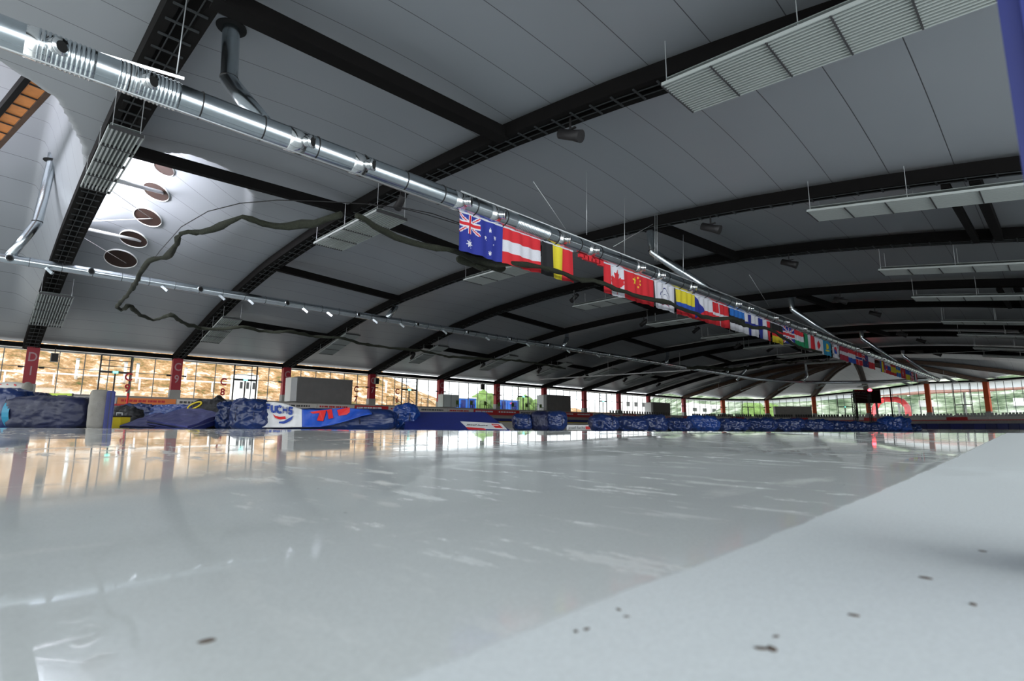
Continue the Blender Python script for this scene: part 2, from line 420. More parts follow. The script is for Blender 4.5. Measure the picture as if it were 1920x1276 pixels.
for a, b in zip(fan, fan[1:]):
    for j in range(NR):
        f = bm.faces.new((a[j], a[j + 1], b[j + 1], b[j])); f.smooth = True
bvh_bm = bm.copy()
ceiling = struct('ceiling', bm, M['ceil'])
bvh_bm.normal_update(); bvh_bm.faces.ensure_lookup_table(); BV = BVHTree.FromBMesh(bvh_bm)
def hit(x, y):
    r = ray(x, y); loc, nor, idx, d = BV.ray_cast(CAM, r)
    return loc, (nor if nor.dot(r) < 0 else -nor), r
# roof deck above (keeps sky light out except through the two daylight openings)
bm = B()
def deckz(X, Y): return prof(Y) + 1.9
g = [[bm.verts.new((X, Y, deckz(X, Y) + (5.6 if (X < 13.2 and Y > 24) else 0))) for Y in ys[::2] + [YW]] for X in (XS[0], -1, 3.0, 13.2, 13.3, 40, 80, 112)]
for i in range(len(g) - 1):
    for j in range(len(g[0]) - 1): bm.faces.new((g[i][j], g[i][j + 1], g[i + 1][j + 1], g[i + 1][j]))
fan = [[bm.verts.new((endp(ph, RE * j / 8).x, endp(ph, RE * j / 8).y, endz(ph, RE * j / 8) + 1.9)) for j in range(9)] for ph in range(90, -91, -6)]
for a, b in zip(fan, fan[1:]):
    for j in range(8): bm.faces.new((a[j], a[j + 1], b[j + 1], b[j]))
struct('trim_1', bm, M['concrete_dk'])

# ---- floor (ice) and perimeter
# the ice swells gently a few metres in front of the camera and falls again behind a long low crest
def swell(D):
    def sl(d):
        if d < .8: return 0
        if d < 2.2: return .0225 * (d - .8) / 1.4
        if d < 6.5: return .0225
        return .0225 - (d - 6.5) * .05
    z = 0; d = 0
    while d < D:
        z += sl(d + .01) * .02; d += .02
        if d > 6.5 and z < 0: return 0
    return z
bm = B(); vs = [bm.verts.new(v) for v in ((-40, -30, 0), (190, -30, 0), (190, 66, 0), (-40, 66, 0))]; bm.faces.new(vs)
Ds = [-1, 0] + [.15 * j for j in range(1, 80)]; Zs = [swell(d) for d in Ds]
kmax = next((j for j in range(50, len(Ds)) if Zs[j] <= 0), len(Ds) - 1); Ds = Ds[:kmax + 1]; Zs = Zs[:kmax + 1]
lats = [-14 + .7 * j for j in range(41)]
G_ = [[bm.verts.new(FW * d + RT * l + Vector((0, 0, .002 + z * smooth((14 - abs(l)) / 3)))) for l in lats] for d, z in zip(Ds, Zs)]
for a_, b_ in zip(G_, G_[1:]):
    for q in range(len(lats) - 1): f = bm.faces.new((a_[q], a_[q + 1], b_[q + 1], b_[q])); f.smooth = True
struct('floor', bm, M['ice'])
def peri(off, n_end=46, xstart=-20, phi_end=-75):
    """perimeter polyline offset inwards by off"""
    pts = [Vector((xstart, YW - off, 0)), Vector((40, YW - off, 0)), Vector((80, YW - off, 0))]
    for i in range(n_end + 1):
        pts.append(endp(90 + (phi_end - 90) * i / n_end, RE - off))
    return pts
def strip_wall(bm, off0, z0, off1, z1, mi=0):
    a = peri(off0); b = peri(off1)
    A = [bm.verts.new((p.x, p.y, z0)) for p in a]; Bv = [bm.verts.new((p.x, p.y, z1)) for p in b]
    for i in range(len(a) - 1):
        f = bm.faces.new((A[i], A[i + 1], Bv[i + 1], Bv[i])); f.material_index = mi
bm = B()
strip_wall(bm, 6.2, 0.0, 6.2, 1.75); strip_wall(bm, 6.2, 1.75, 4.9, 1.75); strip_wall(bm, 4.9, 1.75, 4.9, 2.1)
strip_wall(bm, 4.9, 2.1, 3.8, 2.1); strip_wall(bm, 3.8, 2.1, 3.8, 2.45); strip_wall(bm, 3.8, 2.45, 2.7, 2.45); strip_wall(bm, 2.7, 2.45, 2.7, ZG); strip_wall(bm, 2.7, ZG, -.6, ZG)
struct('stand_gallery', bm, M['concrete'])  # stepped stand front, seat tiers and gallery floor in one mesh
# eave edge beam and white soffit
bm = B()
def eave_at(p):
    if p.x <= CXE: return 7.0
    return interp(math.degrees(math.atan2(p.y - CYE, p.x - CXE)), EAVE)
pe = peri(.5)
for a, b in zip(pe, pe[1:]):
    za, zb = eave_at(a) + .15, eave_at(b) + .15
    n = max(1, int((b - a).length / 6))
    bar(bm, (a.x, a.y, za), (b.x, b.y, zb), .35, .38)
struct('trim_2', bm, M['truss'])
bm = B()
pa, pb = peri(.3), peri(-1.2)
for i in range(len(pa) - 1):
    q = []
    for p, dz in ((pa[i], -.02), (pa[i + 1], -.02), (pb[i + 1], -.12), (pb[i], -.12)):
        z = eave_at(p) if p.x > CXE else 7.0
        q.append(bm.verts.new((p.x, p.y, z + dz)))
    bm.faces.new(q)
struct('trim_3', bm, M['white'])
bm = B()        # translucent wall strip above the window heads on the rising far curve
pc = peri(.12)
for a, b in zip(pc, pc[1:]):
    if a.x < CXE + 8: continue
    q = []
    for p_ in (a, b):
        ph_ = math.degrees(math.atan2(p_.y - CYE, p_.x - CXE)); h_ = interp(ph_, [(-90, 1.6), (-6, 1.5), (27, 1.0), (60, .3)]); q.append((p_, eave_at(p_), h_))
    bm.faces.new([bm.verts.new(v) for v in ((q[0][0].x, q[0][0].y, q[0][1]), (q[1][0].x, q[1][0].y, q[1][1]), (q[1][0].x, q[1][0].y, q[1][1] - q[1][2]), (q[0][0].x, q[0][0].y, q[0][1] - q[0][2]))])
struct('trim_4', bm, M['band'])
bm = B(); vs = [Vector((25, YN - .3, 0)), Vector((112, YN - .3, 0))] + [endp(ph_, RE) for ph_ in range(-90, -59, 6)]
for a, b in zip(vs, vs[1:]): bar(bm, (a.x, a.y, 3.55), (b.x, b.y, 3.55), .2, 7.1)
struct('wall_right_sun_block', bm, M['white'])  # unseen near wall, added solid instead of glazed to shut out the sun

# ---- columns, arches
ORD = ['first', 'second', 'third', 'fourth', 'fifth', 'sixth', 'seventh', 'eighth', 'ninth', 'tenth', 'eleventh', 'twelfth', 'thirteenth', 'fourteenth', 'fifteenth', 'sixteenth', 'seventeenth', 'eighteenth']
CODES = ['D1', 'C9', 'C8', 'C7', 'C6', 'C5', 'C4', 'C3', 'C2', 'C1']
colpos = []
for k in range(10): colpos.append((Vector((3.3 + BAY * k, YW - .5, 0)), 7.0, Vector((1, 0, 0))))
for ph in PHIS:
    p = endp(ph, RE - .5); a = math.radians(ph); colpos.append((p, interp(ph, EAVE), Vector((math.sin(a), -math.cos(a), 0))))
seen = 0
for i, (p, ze, tx) in enumerate(colpos[:-2]):
    code = CODES[i] if i < 10 else None
    org = i >= 11
    lab = (f'red square column painted with {code[0]} above {code[1]}' if i < 5 else ('red' if not org else 'orange') + f' roof column with grey base, {ORD[i]} from the left')
    t = thing('roof_column', lab, 'column', (p.x, p.y, ZG), math.atan2(tx.y, tx.x), 'columns along the glass wall')
    h = ze - ZG; g_ = 0.85
    b1 = B(); box(b1, (0, 0, g_ / 2), (.98, .7, g_)); box(b1, (0, 0, .04), (1.06, .78, .08)); new('base', b1, M['concrete'], t)
    b1 = B(); box(b1, (0, 0, (g_ + h) / 2), (.88, .62, h - g_)); sh = new('shaft', b1, M['orangered' if org else 'red'], t)
    for s in (-1, 1):
        b1 = B(); box(b1, (s * .72, -.1, g_ + (h - g_) * .45), (.34, .2, .16)); bar(b1, (s * .4, -.1, g_ + (h - g_) * .45), (s * .6, -.1, g_ + (h - g_) * .45), .05, .05); new('bracket_lamp', b1, M['black'], t)
    if code and i < 6:
        for j, ch in enumerate(code):
            text('letter', ch, 1.15, M['letter'], sh, (0, -.33, h - .95 - 1.25 * j), (1, 0, 0), sx=.8, bold=.012)
def arch(path, wid, label, m, tray=True, group='main roof arches', dep=.55):
    t = thing('roof_arch', label, 'roof arch', path[0], 0, group, world=True)
    side = (path[-1] - path[0]).cross(Vector((0, 0, 1))).normalized()
    def rib(off, w, d, dz, name, mm):
        b = B(); vs = []
        for i, p in enumerate(path):
            s = wid[i] if isinstance(wid, list) else wid
            c = p + side * off * s
            vs.append([b.verts.new(c + side * (a * w * s) + Vector((0, 0, dz + e * d))) for a, e in ((-.5, 0), (.5, 0), (.5, 1), (-.5, 1))])
        for q, r in zip(vs, vs[1:]):
            for k in range(4): b.faces.new((q[k], q[(k + 1) % 4], r[(k + 1) % 4], r[k]))
        b.faces.new(vs[0]); b.faces.new(vs[-1][::-1])
        return new(name, b, mm, t)
    rib(-.36, .26, dep, 0, 'chord', m); rib(.36, .26, dep, 0, 'chord', m)
    rib(0, .55, dep * .35, dep * .35, 'web_plate', m)
    if tray:
        b = B(); acc = 0; last = path[0]
        for i, p in enumerate(path[1:], 1):
            s = wid[i] if isinstance(wid, list) else wid
            for f_ in (0, .5):
                c = lerp(path[i - 1], p, f_) + Vector((0, 0, -.03))
                bar(b, c - side * .38 * s, c + side * .38 * s, .06, .05)
        for o_ in (-.16, .16):
            for q, r in zip(path, path[1:]): bar(b, q + side * o_ + Vector((0, 0, -.02)), r + side * o_ + Vector((0, 0, -.02)), .03, .03)
        new('cable_tray', b, M['tray'], t)
    return t
apex = {}
for i, X in enumerate(XS[1:], -1):
    path = []; wid = []
    Y = YW - .3; n = 44
    for j in range(n + 1):
        Y = lerp(YW - .3, YN, j / n)
        path.append(Vector((X, Y, prof(Y) + koff(i)(Y) - .28))); 
        w = 1.0 if (i % 2 or i <= 0) else lerp(1.0, .55, smooth((60 - Y) / 18))
        wid.append(w if i > 0 or i == -1 else 1.15)
    nm = CODES[i] if i >= 0 else None
    lab = f'dark curved roof arch springing from column {nm}' if nm else 'dark curved roof arch at the far left, left of the first column'
    if i >= 5: lab = f'dark curved roof arch over the {ORD[i]} column from the left'
    arch(path, wid, lab, M['truss'], tray=i in (0, 1, 2, 3))
for q, ph in enumerate(PHIS[:-1]):
    path = []
    for j in range(20):
        r = lerp(RE - .3, 5, j / 19); e = endp(ph, r); path.append(Vector((e.x, e.y, endz(ph, r) - .2)))
    if q < 8: arch(path, 1.05, f'brown timber roof arch radiating over the {ORD[min(17,10 + q)]} column from the left', M['wood'] , tray=False, group='brown arches of the far curve')
# purlins
YP = [1.6, 15.2, 28.0, 40.5, 53.6]
pn = 0
for i in range(2, len(XS) - 1):
    k = i - 2
    for yi, Y in enumerate(YP):
        if yi in (0, 1, 2) and k % 2 == 1 and yi != 2: continue
        if yi == 2 and k % 2 == 0 and k > 0: continue
        if yi == 3 and k % 2 == 0: continue
        if yi == 4 and k % 2 == 0: continue
        if k == 0 and yi == 4: continue
        b = B(); pts = []
        for j in range(9):
            X = lerp(XS[i] + .3, XS[i + 1] - .3, j / 8)
            t_ = j / 8; ww = math.sin(PI * (Y - YN) / (YW - YN)) ** .5
            pts.append(Vector((X, Y, prof(Y) + lerp(koff(k)(Y), koff(k + 1)(Y), t_) - .12)))
        w = .55 if (k == 0 and yi == 1) else .34
        for q, r in zip(pts, pts[1:]): bar(b, q, r, w, .5)
        if yi == 0:
            for q, r in zip(pts, pts[1:]): bar(b, q + Vector((0, .9, 0)), r + Vector((0, .9, 0)), .25, .35)
        pn += 1
        where = ['near the blue post side', 'over the duct with flags', 'along the ridge', 'above the thin duct', 'above the glass wall'][yi]
        c1 = CODES[k]; c2 = CODES[k + 1] if k < 9 else 'the end'
        tag(new('roof_purlin', b, M['truss']), f'dark purlin beam {where}, spanning arches {c1} to {c2}', 'beam', 'purlins between roof arches')

# ---- windows between columns
def glaz(a, b, za, zb, n, num):
    """one glazed bay: frame + pane"""
    bm = B(); d = (b - a); L_ = d.length; u = d.normalized(); nn = Vector((-u.y, u.x, 0))
    z0 = ZG + .05
    def P(s, z): q = a + u * s; return Vector((q.x, q.y, z))
    def top(s): return lerp(za, zb, s / L_)
    for j in range(n + 1):
        s = L_ * j / n; bar(bm, P(s, z0), P(s, top(s)), .09, .07)
    for zf in (0.0, .6, 1.0):
        for j in range(n):
            s0, s1 = L_ * j / n, L_ * (j + 1) / n
            bar(bm, P(s0, lerp(z0, top(s0), zf)), P(s1, lerp(z0, top(s1), zf)), .05, .05 if zf == .6 else .1)
    o = struct(f'window_{num}', bm, M['fgrey'])
    g2 = B(); q = [g2.verts.new(P(s, z)) for s, z in ((0, z0), (L_, z0), (L_, top(L_)), (0, top(0)))]; g2.faces.new(q)
    new('pane', g2, M['glass'], o)
    return P, u
wn = 0; dn = 0
allc = [(Vector((3.3 - BAY, YW - .5, 0)), 7.0, None)] + colpos
for i in range(len(allc) - 1):
    a, b = allc[i], allc[i + 1]
    wn += 1
    pa_ = a[0].copy(); pb_ = b[0].copy()
    if i >= 11: ra = 1
    hd = .55 if i < 12 else 1.2
    ofs = Vector((0, .35, 0)) if i < 10 else (((pa_ + pb_) / 2) - Vector((CXE, CYE, 0))).normalized() * .35
    P, u = glaz(pa_ + ofs, pb_ + ofs, a[1] - .15, b[1] - .15, 6 if i < 11 else 7, wn)
    if i in (1, 2, 4, 6, 8, 12, 14, 16, 3, 5):
        dn += 1; b1 = B(); L_ = (b[0] - a[0]).length
        s0 = {1: .44, 2: .50, 4: .43, 3: .14}.get(i, .45) * L_; w = 2.45 if i < 12 else 3.0
        zt = ZG + 2.35; ztop = lerp(a[1], b[1], .5) - .2
        inn = -.12 * Vector((-u.y, u.x, 0)) * 1
        def Q(s, z): v = P(s, z) - ofs.normalized() * .1; return v
        if i in (3, 5): dn -= 1; continue
        for s in (s0, s0 + w / 2, s0 + w): bar(b1, Q(s, ZG), Q(s, zt + .05 if s == s0 + w / 2 else ztop), .14, .12)
        bar(b1, Q(s0, zt), Q(s0 + w, zt), .16, .2); 
        for zz in (zt + (ztop - zt) * .35, zt + (ztop - zt) * .7, ztop): bar(b1, Q(s0, zz), Q(s0 + w, zz), .06, .07)
        if i in (1, 2, 4, 6, 8, 14):
            o = struct(f'door_{dn}', b1, M['frame'])
            e = B(); box(e, Q(s0 + w / 2, zt) - ofs.normalized() * .12, (.42, .08, .2)); new('exit_sign', e, M['exit'], o)
        else: struct(f'door_{dn}', b1, M['frame'])

# red letters C9/C8 on the glass
def glassmark(x, y1, y2, ch, lab):
    Y = YW - .7; p1 = atY(x, y1, Y); p2 = atY(x, y2, Y)
    t = thing('glass_lettering', lab, 'sign', (p1.x, Y, ZG), 0, 'red markings on the glass wall')
    text('letter', ch[0], 1.05, M['lred'], t, (0, 0, p1.z - ZG), (1, 0, 0), sx=.9, bold=.03)
    text('letter', ch[1], 1.05, M['lred'], t, (0, 0, p2.z - ZG), (1, 0, 0), sx=.9, bold=.03)
glassmark(241, 707, 728, 'C9', 'red C over 9 lettering on glass right of the left double door')
glassmark(419, 716, 735, 'C8', 'red C over 8 lettering on glass left of the second double door')
glassmark(668, 730, 748, 'C7', 'red C over 7 lettering beside the wide concrete box')
glassmark(745, 734, 750, 'C6', 'red C over 6 lettering left of the small railings')

# hanging grey boxes at window heads
for x, y, l in ((102, 670, 'grey loudspeaker hung at window head right of column D1'), (706, 714, 'grey loudspeaker beside column C7'), (905, 725, 'dark loudspeaker hung at window head right of column C6')):
    p = atY(x, y, YW - 1.2); t = thing('wall_loudspeaker', l, 'speaker', p, 0, 'loudspeakers at the glass wall')
    b1 = B(); box(b1, (0, 0, 0), (.55, .4, .8)); new('cabinet', b1, M['fgrey' if x != 905 else 'black'], t)
    b1 = B(); bar(b1, (0, 0, .4), (0, 0, .9), .06, .06); box(b1, (0, -.21, 0), (.45, .02, .7)); new('bracket', b1, M['black'], t)

# ---- track-side safety pads round the ice (blue) and ad boards on the stand front
pp = peri(10.0, 60, xstart=-20)
def dens(pts, step):
    out = [pts[0]]
    for a, b in zip(pts, pts[1:]):
        n = max(1, round((b - a).length / step))
        for j in range(1, n + 1): out.append(a.lerp(b, j / n))
    return out
pp = [Vector((-20, YW - 10, 0))] + [Vector((x, YW - 10, 0)) for x in range(-16, 112, 4)] + [endp(90 - 4 * j, RE - 10) for j in range(1, 38)]
for j, (a, b) in enumerate(zip(pp, pp[1:])):
    d = (b - a).normalized(); n = Vector((-d.y, d.x, 0)); L_ = (b - a).length
    white = atX is not None and (a.x > 36 and a.x < 78)
    t = thing('track_pad', 'blue track safety pad in the long row round the far ice edge' if not white else 'blue topped white track board with yellow stripe at far ice edge', 'pad', a, math.atan2(d.y, d.x), 'safety pads round the far ice edge' if not white else 'white track boards at the far ice edge')
    b1 = B()
    if white:
        box(b1, (L_ / 2, 0, .38), (L_ - .03, .28, .76)); new('board', b1, M['ad_white'], t)
        b1 = B(); box(b1, (L_ / 2, 0, .80), (L_ - .03, .3, .10)); new('stripe', b1, M['yellow'], t)
        b1 = B(); box(b1, (L_ / 2, 0, 1.05), (L_ - .05, .36, .4)); new('cap', b1, M['padblue'], t)
    else:
        box(b1, (L_ / 2, 0, .6), (L_ - .04, .36, 1.14)); bmesh.ops.bevel(b1, geom=b1.edges[:], offset=.05, segments=2, affect='EDGES'); new('cover', b1, M['padblue' if j % 2 else 'padnavy'], t)
        b1 = B(); box(b1, (L_ / 2, -.0, .03), (L_, .42, .06)); new('base', b1, M['ad_white'], t)
# ad boards
pa6 = [Vector((x, YW - 6.35, 0)) for x in [ -14 + 4.6 * q for q in range(28)]] + [endp(90 - 6.5 * j, RE - 6.35) for j in range(1, 24)]
adtext = {3: ('josef fuchs', 0), 7: ('SKODA', 1), 9: ('DKB', 1), 12: ('DKB', 0), 14: ('DKB', 1), 17: ('ERDINGER', 1), 19: ('DKB', 1)}
for j, (a, b) in enumerate(zip(pa6, pa6[1:])):
    d = (b - a).normalized(); L_ = (b - a).length
    redb = j in (10, 14, 15, 18, 19, 22, 24, 27, 31, 35, 39, 43)
    if j in (1,2,3): cm = 'padnavy'
    elif j == 5: cm = 'ad_orange'
    else: cm = 'ad_red' if redb else 'ad_white'
    hh = .52
    nmx = {'ad_red': 'red advertising board on the stand front', 'ad_white': 'off white advertising board strip on the stand front', 'padnavy': 'navy advertising banner on the stand front at left', 'ad_orange': 'orange advertising board on the stand front near column C9'}[cm]
    t = thing('advert_board', nmx + ('' if cm != 'ad_red' else f', {ORD[[10,14,15,18,19,22,24,27,31,35,39,43].index(j)]} from the left'), 'board', (a.x, a.y, 1.95), math.atan2(d.y, d.x), {'ad_white': 'pale advert boards on the stand front', 'padnavy': 'navy banners at left'}.get(cm, 'coloured advert boards'))
    b1 = B(); box(b1, (L_ / 2, 0, .3), (L_ - .08, .06, .56)); bd = new('board', b1, M[cm], t)
    if j < 26 and j >= 0:
        b1 = B(); random.seed(j)
        xx = .4
        while xx < L_ - .8:
            w = random.uniform(.12, .3); box(b1, (xx, -.035, .32), (w, .012, .2 if cm != 'padnavy' else .14)); xx += w + .07
        new('print', b1, M['whiteprint' if cm in ('ad_red', 'padnavy') else ('ad_red' if j % 2 else 'greyprint')], bd)
    b1 = B(); box(b1, (L_ / 2, 0, -.06), (L_ - .02, .08, .16)); new('red_rail', b1, M['ad_red'], t)

# ---- seats on the far curve
b1 = B(); box(b1, (0, 0, .42), (.44, .42, .05)); box(b1, (0, .2, .66), (.44, .05, .42)); box(b1, (0, .05, .2), (.1, .1, .4))
s0 = None
def seat(p, rz, m):
    global s0
    if s0 is None:
        s0 = {}
        for nm in ('seat', 'seatblk'):
            b = B(); box(b, (0, 0, .42), (.44, .42, .06)); box(b, (0, .2, .68), (.44, .06, .46)); box(b, (0, .05, .2), (.1, .1, .4))
            me = bpy.data.meshes.new('stadium_seat'); b.to_mesh(me); b.free(); me.materials.append(M[nm]); s0[nm] = me
    o = bpy.data.objects.new('stadium_seat', s0[m]); COL.objects.link(o); o.location = p; o.rotation_euler = (0, 0, rz)
    if m == 'seat': tag(o, 'pale grey plastic seat in the stand rows of the far curve at right', 'seat', 'grey seats on the far curve')
    else: tag(o, 'black folding seat on the upper rim of the far stand', 'seat', 'black seats along the far gallery')
b1.free()
cnt = 0
for row, (off, z) in enumerate(((5.5, 1.75), (4.35, 2.1), (3.25, 2.45))):
    n = 62
    for j in range(n):
        ph = 16 - j * 0.95
        if j % 13 in (6,): continue
        e = endp(ph, RE - off); seat((e.x, e.y, z), math.radians(ph - 90), 'seat')
for j in range(72):
    ph = 78 - j * .86
    if j % 9 == 5: continue
    e = endp(ph, RE - 3.2); seat((e.x, e.y, 2.45), math.radians(ph - 90), 'seatblk')
for j in range(24):
    seat((88 + j * .95, YW - 3.2, 2.45), 0, 'seatblk')

# ---- grey concrete boxes on the gallery
for n_, (x0, x1, yt, lab) in enumerate(((557, 660, 712, 'wide plain grey concrete box on the gallery right of column C8'), (1026, 1070, 740, 'grey concrete box on the gallery between far red columns'), (1225, 1256, 754, 'small grey concrete box near the start of the far curve'))):
    a = atY(x0, 740, YW - 3); b = atY(x1, 740, YW - 3); tp = atY(x0 if n_ else 640, yt, YW - 3).z
    w = b.x - a.x
    t = thing('concrete_stair_box', lab, 'stair enclosure', (a.x, YW - 3, ZG), 0, 'stair boxes on the gallery')
    b1 = B(); box(b1, (w / 2, .9, (tp - ZG) / 2), (w, 1.8, tp - ZG)); new('body', b1, M['concrete_dk'], t)
    b1 = B(); box(b1, (w / 2, .9, tp - ZG + .04), (w + .1, 1.9, .08)); new('cap', b1, M['fgrey'], t)
    b1 = B(); box(b1, (-.35, 1.0, (tp - ZG) / 2), (.7, 1.6, tp - ZG - .1)); new('white_side_door', b1, M['white'], t)
e0 = atD(1447, 775, 140); 
t = thing('concrete_stair_box', 'large grey box on the far curve gallery between orange columns', 'stair enclosure', (endp(35, RE - 2.2).x, endp(35, RE - 2.2).y, ZG), math.radians(35 - 90), 'stair boxes on the gallery')
b1 = B(); box(b1, (0, 0, 1.2), (8.2, 1.6, 2.4)); new('body', b1, M['concrete'], t); b1 = B(); box(b1, (0, 0, 2.44), (8.4, 1.8, .08)); new('cap', b1, M['fgrey'], t)
a = atY(831, 745, YW - 2.5); b = atY(860, 745, YW - 2.5)
t = thing('glass_cabin', 'pale translucent cabin on the gallery right of column C6', 'cabin', (a.x, YW - 2.5, ZG), 0)
b1 = B(); w = b.x - a.x
box(b1, (w / 2, .6, .95), (w, 1.2, 1.8)); new('body', b1, mat('pale_cabin', (.5, .56, .55), .4), t)
b1 = B()
for xx in (0, w / 2, w): bar(b1, (xx, -.03, 0), (xx, -.03, 2), .06, .06)
bar(b1, (0, -.03, 2), (w, -.03, 2), .06, .06); new('frame', b1, M['fgrey'], t)

# ---- outdoors
bm = B()
strip = lambda off, z, dz=0: [bm.verts.new((p.x, p.y, z)) for p in peri(off, 46, -40, -90)]
a_ = strip(-.6, ZG - .05); b_ = strip(-160, ZG - .05)
for i in range(len(a_) - 1): bm.faces.new((a_[i], a_[i + 1], b_[i + 1], b_[i]))
struct('floor_outside', bm, M['soil'])
bm = B(); rows = []
for X in range(-60, 125, 3):
    hf = 1.0 if X < 52 else max(.16, 1 - (X - 52) / 22)
    row = []
    for j in range(16):
        d = j * 3.0
        z = ZG + (min(d, 30) * .52 + max(0, d - 30) * .2) * hf + 1.1 * noise.noise(Vector((X * .12, d * .15, 0))) * min(1, d / 6)
        row.append(bm.verts.new((X, YW + 10 + d, z)))
    rows.append(row)
for a, b in zip(rows, rows[1:]):
    for j in range(15): f = bm.faces.new((a[j], a[j + 1], b[j + 1], b[j])); f.smooth = True
hl = new('sandy_hillside', bm, M['sand'], smooth=True); tag(hl, 'dry tan hillside with sparse grass outside the left windows', 'hillside'); hl['kind'] = 'structure'
bm = B(); rows = []
for ph in range(48, -92, -3):
    row = []
    for j in range(14):
        r = RE + 42 + j * 9; e = endp(ph, r)
        z = ZG + j * 9 * .30 * smooth((50 - ph) / 22) + 2.5 * noise.noise(Vector((e.x * .03, e.y * .03, 1))) * min(1, j / 3)
        row.append(bm.verts.new((e.x, e.y, z - .1)))
    rows.append(row)
for a, b in zip(rows, rows[1:]):
    for j in range(13): f = bm.faces.new((a[j], a[j + 1], b[j + 1], b[j])); f.smooth = True
hl = new('green_hillside', bm, M['green'], smooth=True); tag(hl, 'pale green hillside outside the far right windows', 'hillside'); hl['kind'] = 'structure'
# fence on the left
t = thing('white_fence', 'white post and rail fence outside the left windows', 'fence', (-20, YW + 13, ZG + 1.2), 0)
b1 = B(); bar(b1, (0, 0, 1.65), (46, 0, 1.65), .1, .16); new('rail', b1, M['white'], t)
for j in range(12): b1 = B(); bar(b1, (2 + j * 4, 0, 0), (2 + j * 4, 0, 1.7), .16, .16); new('post', b1, M['white'], t)
for x, yt, yb, l in ((142, 673, 708, 'pale standpipe post on the slope left of the left double door'), (233, 680, 712, 'pale post on the slope right of the left double door'), (257, 682, 703, 'short pale post on the slope, second right of the left double door'), (346, 690, 720, 'pale post on the slope right of column C9'), (723, 713, 750, 'thin white lamp post outside right of column C7')):
    p1 = atY(x, yb, YW + 15); p2 = atY(x, yt, YW + 15)
    hz = ZG + 5 * .52
    t = thing('slope_post', l, 'post', (p1.x, YW + 15, hz - .3), 0, 'pale posts on the outdoor slope')
    b1 = B(); tube(b1, [(0, 0, 0), (0, 0, p2.z - hz + .3)], .16, 8); new('shaft', b1, M['white'], t)
    b1 = B(); tube(b1, [(0, 0, p2.z - hz + .28), (0, 0, p2.z - hz + .4)], .2, 8); new('cap', b1, M['fgrey'], t)
# toilets
for x0, x1, yt, l in ((861, 876, 744, 'blue portable toilet outside between columns C6 and C5, left one of the pair'), (877, 893, 744, 'blue portable toilet outside between columns C6 and C5, right one of the pair'), (937, 951, 747, 'bright blue portable toilet just right of column C5, nearest it'), (953, 973, 748, 'bright blue portable toilet with a darker door, second right of column C5')):
    a = atY(x0, 755, YW + 5); b = atY(x1, 755, YW + 5); tp = atY(x0, yt, YW + 5).z; w = b.x - a.x
    t = thing('portable_toilet', l, 'toilet cabin', (a.x, YW + 5, ZG), 0, 'blue portable toilets outside'); h = tp - ZG
    b1 = B(); box(b1, (w / 2, .6, h / 2 - .1), (w, 1.2, h - .2)); new('cabin', b1, M['toilet'], t)
    b1 = B(); box(b1, (w / 2, .6, h - .1), (w * 1.04, 1.3, .2)); new('roof', b1, M['white'], t)
    b1 = B(); box(b1, (w / 2, -.03, h / 2 - .15), (w * .55, .05, h * .75)); new('door', b1, M['padblue'], t)
# white buildings outside
for x0, x1, yt, d, l in ((1168, 1216, 742, 12, 'white house with small dark windows outside the middle glazing'), (1290, 1350, 755, 25, 'long low white building outside the start of the far curve'), (440, 480, 700, 8, 'white covered vehicle outside the second double door')):
    a = atY(x0, 770, YW + d); b = atY(x1, 770, YW + d); tp = atY(x0, yt, YW + d).z; w = b.x - a.x; h = max(1.5, tp - ZG)
    nm = 'white_building' if x0 != 440 else 'parked_van'
    t = thing(nm, l, 'building' if x0 != 440 else 'van', (a.x, YW + d, ZG), 0)
    b1 = B(); box(b1, (w / 2, 1.2, h / 2), (w, 2.4, h)); new('wall' if x0 != 440 else 'body', b1, M['bldg'], t)
    b1 = B()
    if x0 == 440:
        pass
    for j in range(3): box(b1, (w * (.2 + .3 * j), -.02, h * .62), (w * .12, .06, h * .22))
    new('window', b1, M['frame'], t)
    if x0 == 440:
        for sx in (.2, .8): b1 = B(); tube(b1, [(w * sx, -.15, .35), (w * sx, .15, .35)], .35, 12); new('wheel', b1, M['black'], t)
# canopy building at far right outside
t = thing('canopy_building', 'brown timber canopy with white rafters outside the far right windows', 'canopy', (endp(-20, RE + 22).x, endp(-20, RE + 22).y, ZG), math.radians(-20 - 90))
b1 = B(); prism(b1, [(-34, -4, 6.0), (34, -4, 6.0), (34, 6, 8.3), (-34, 6, 8.3)], (0, 0, .3)); new('roof', b1, M['bldgroof'], t)
for j in range(16):
    x = -33 + j * 4.4; b1 = B(); bar(b1, (x, -4.1, 5.8), (x + 1.5, 6, 8.1), .3, .25); new('rafter', b1, M['white'], t)
for j in range(5): b1 = B(); bar(b1, (-32 + 16 * j, 5, 0), (-32 + 16 * j, 5, 8), .35, .35); new('post', b1, M['fgrey'], t)
# bushes outside middle
for n_, (x, y, s) in enumerate(((905, 735, 2.2), (983, 742, 2.0), (1012, 746, 1.8), (1412, 768, 3.0), (1445, 768, 2.6))):
    p = atY(x, y, YW + 9) if n_ < 3 else atD(x, y, 160)
    b1 = B(); bmesh.ops.create_icosphere(b1, subdivisions=4, radius=s)
    for v in b1.verts: v.co *= 1 + .35 * noise.noise(v.co * .9 + Vector((n_ * 7, 0, 0))) + .12 * noise.noise(v.co * 3)
    gz = ZG + s * .62
    o = new('green_bush', b1, M['bush'], smooth=True); o.location = (p.x, p.y, gz)
    tag(o, ['green bush on the slope left of column C5', 'green bush right of the blue cabins', 'green bush left of the second concrete box', 'green tree seen between orange columns left of the large grey box', 'second green tree beside the large grey box'][n_], 'bush')
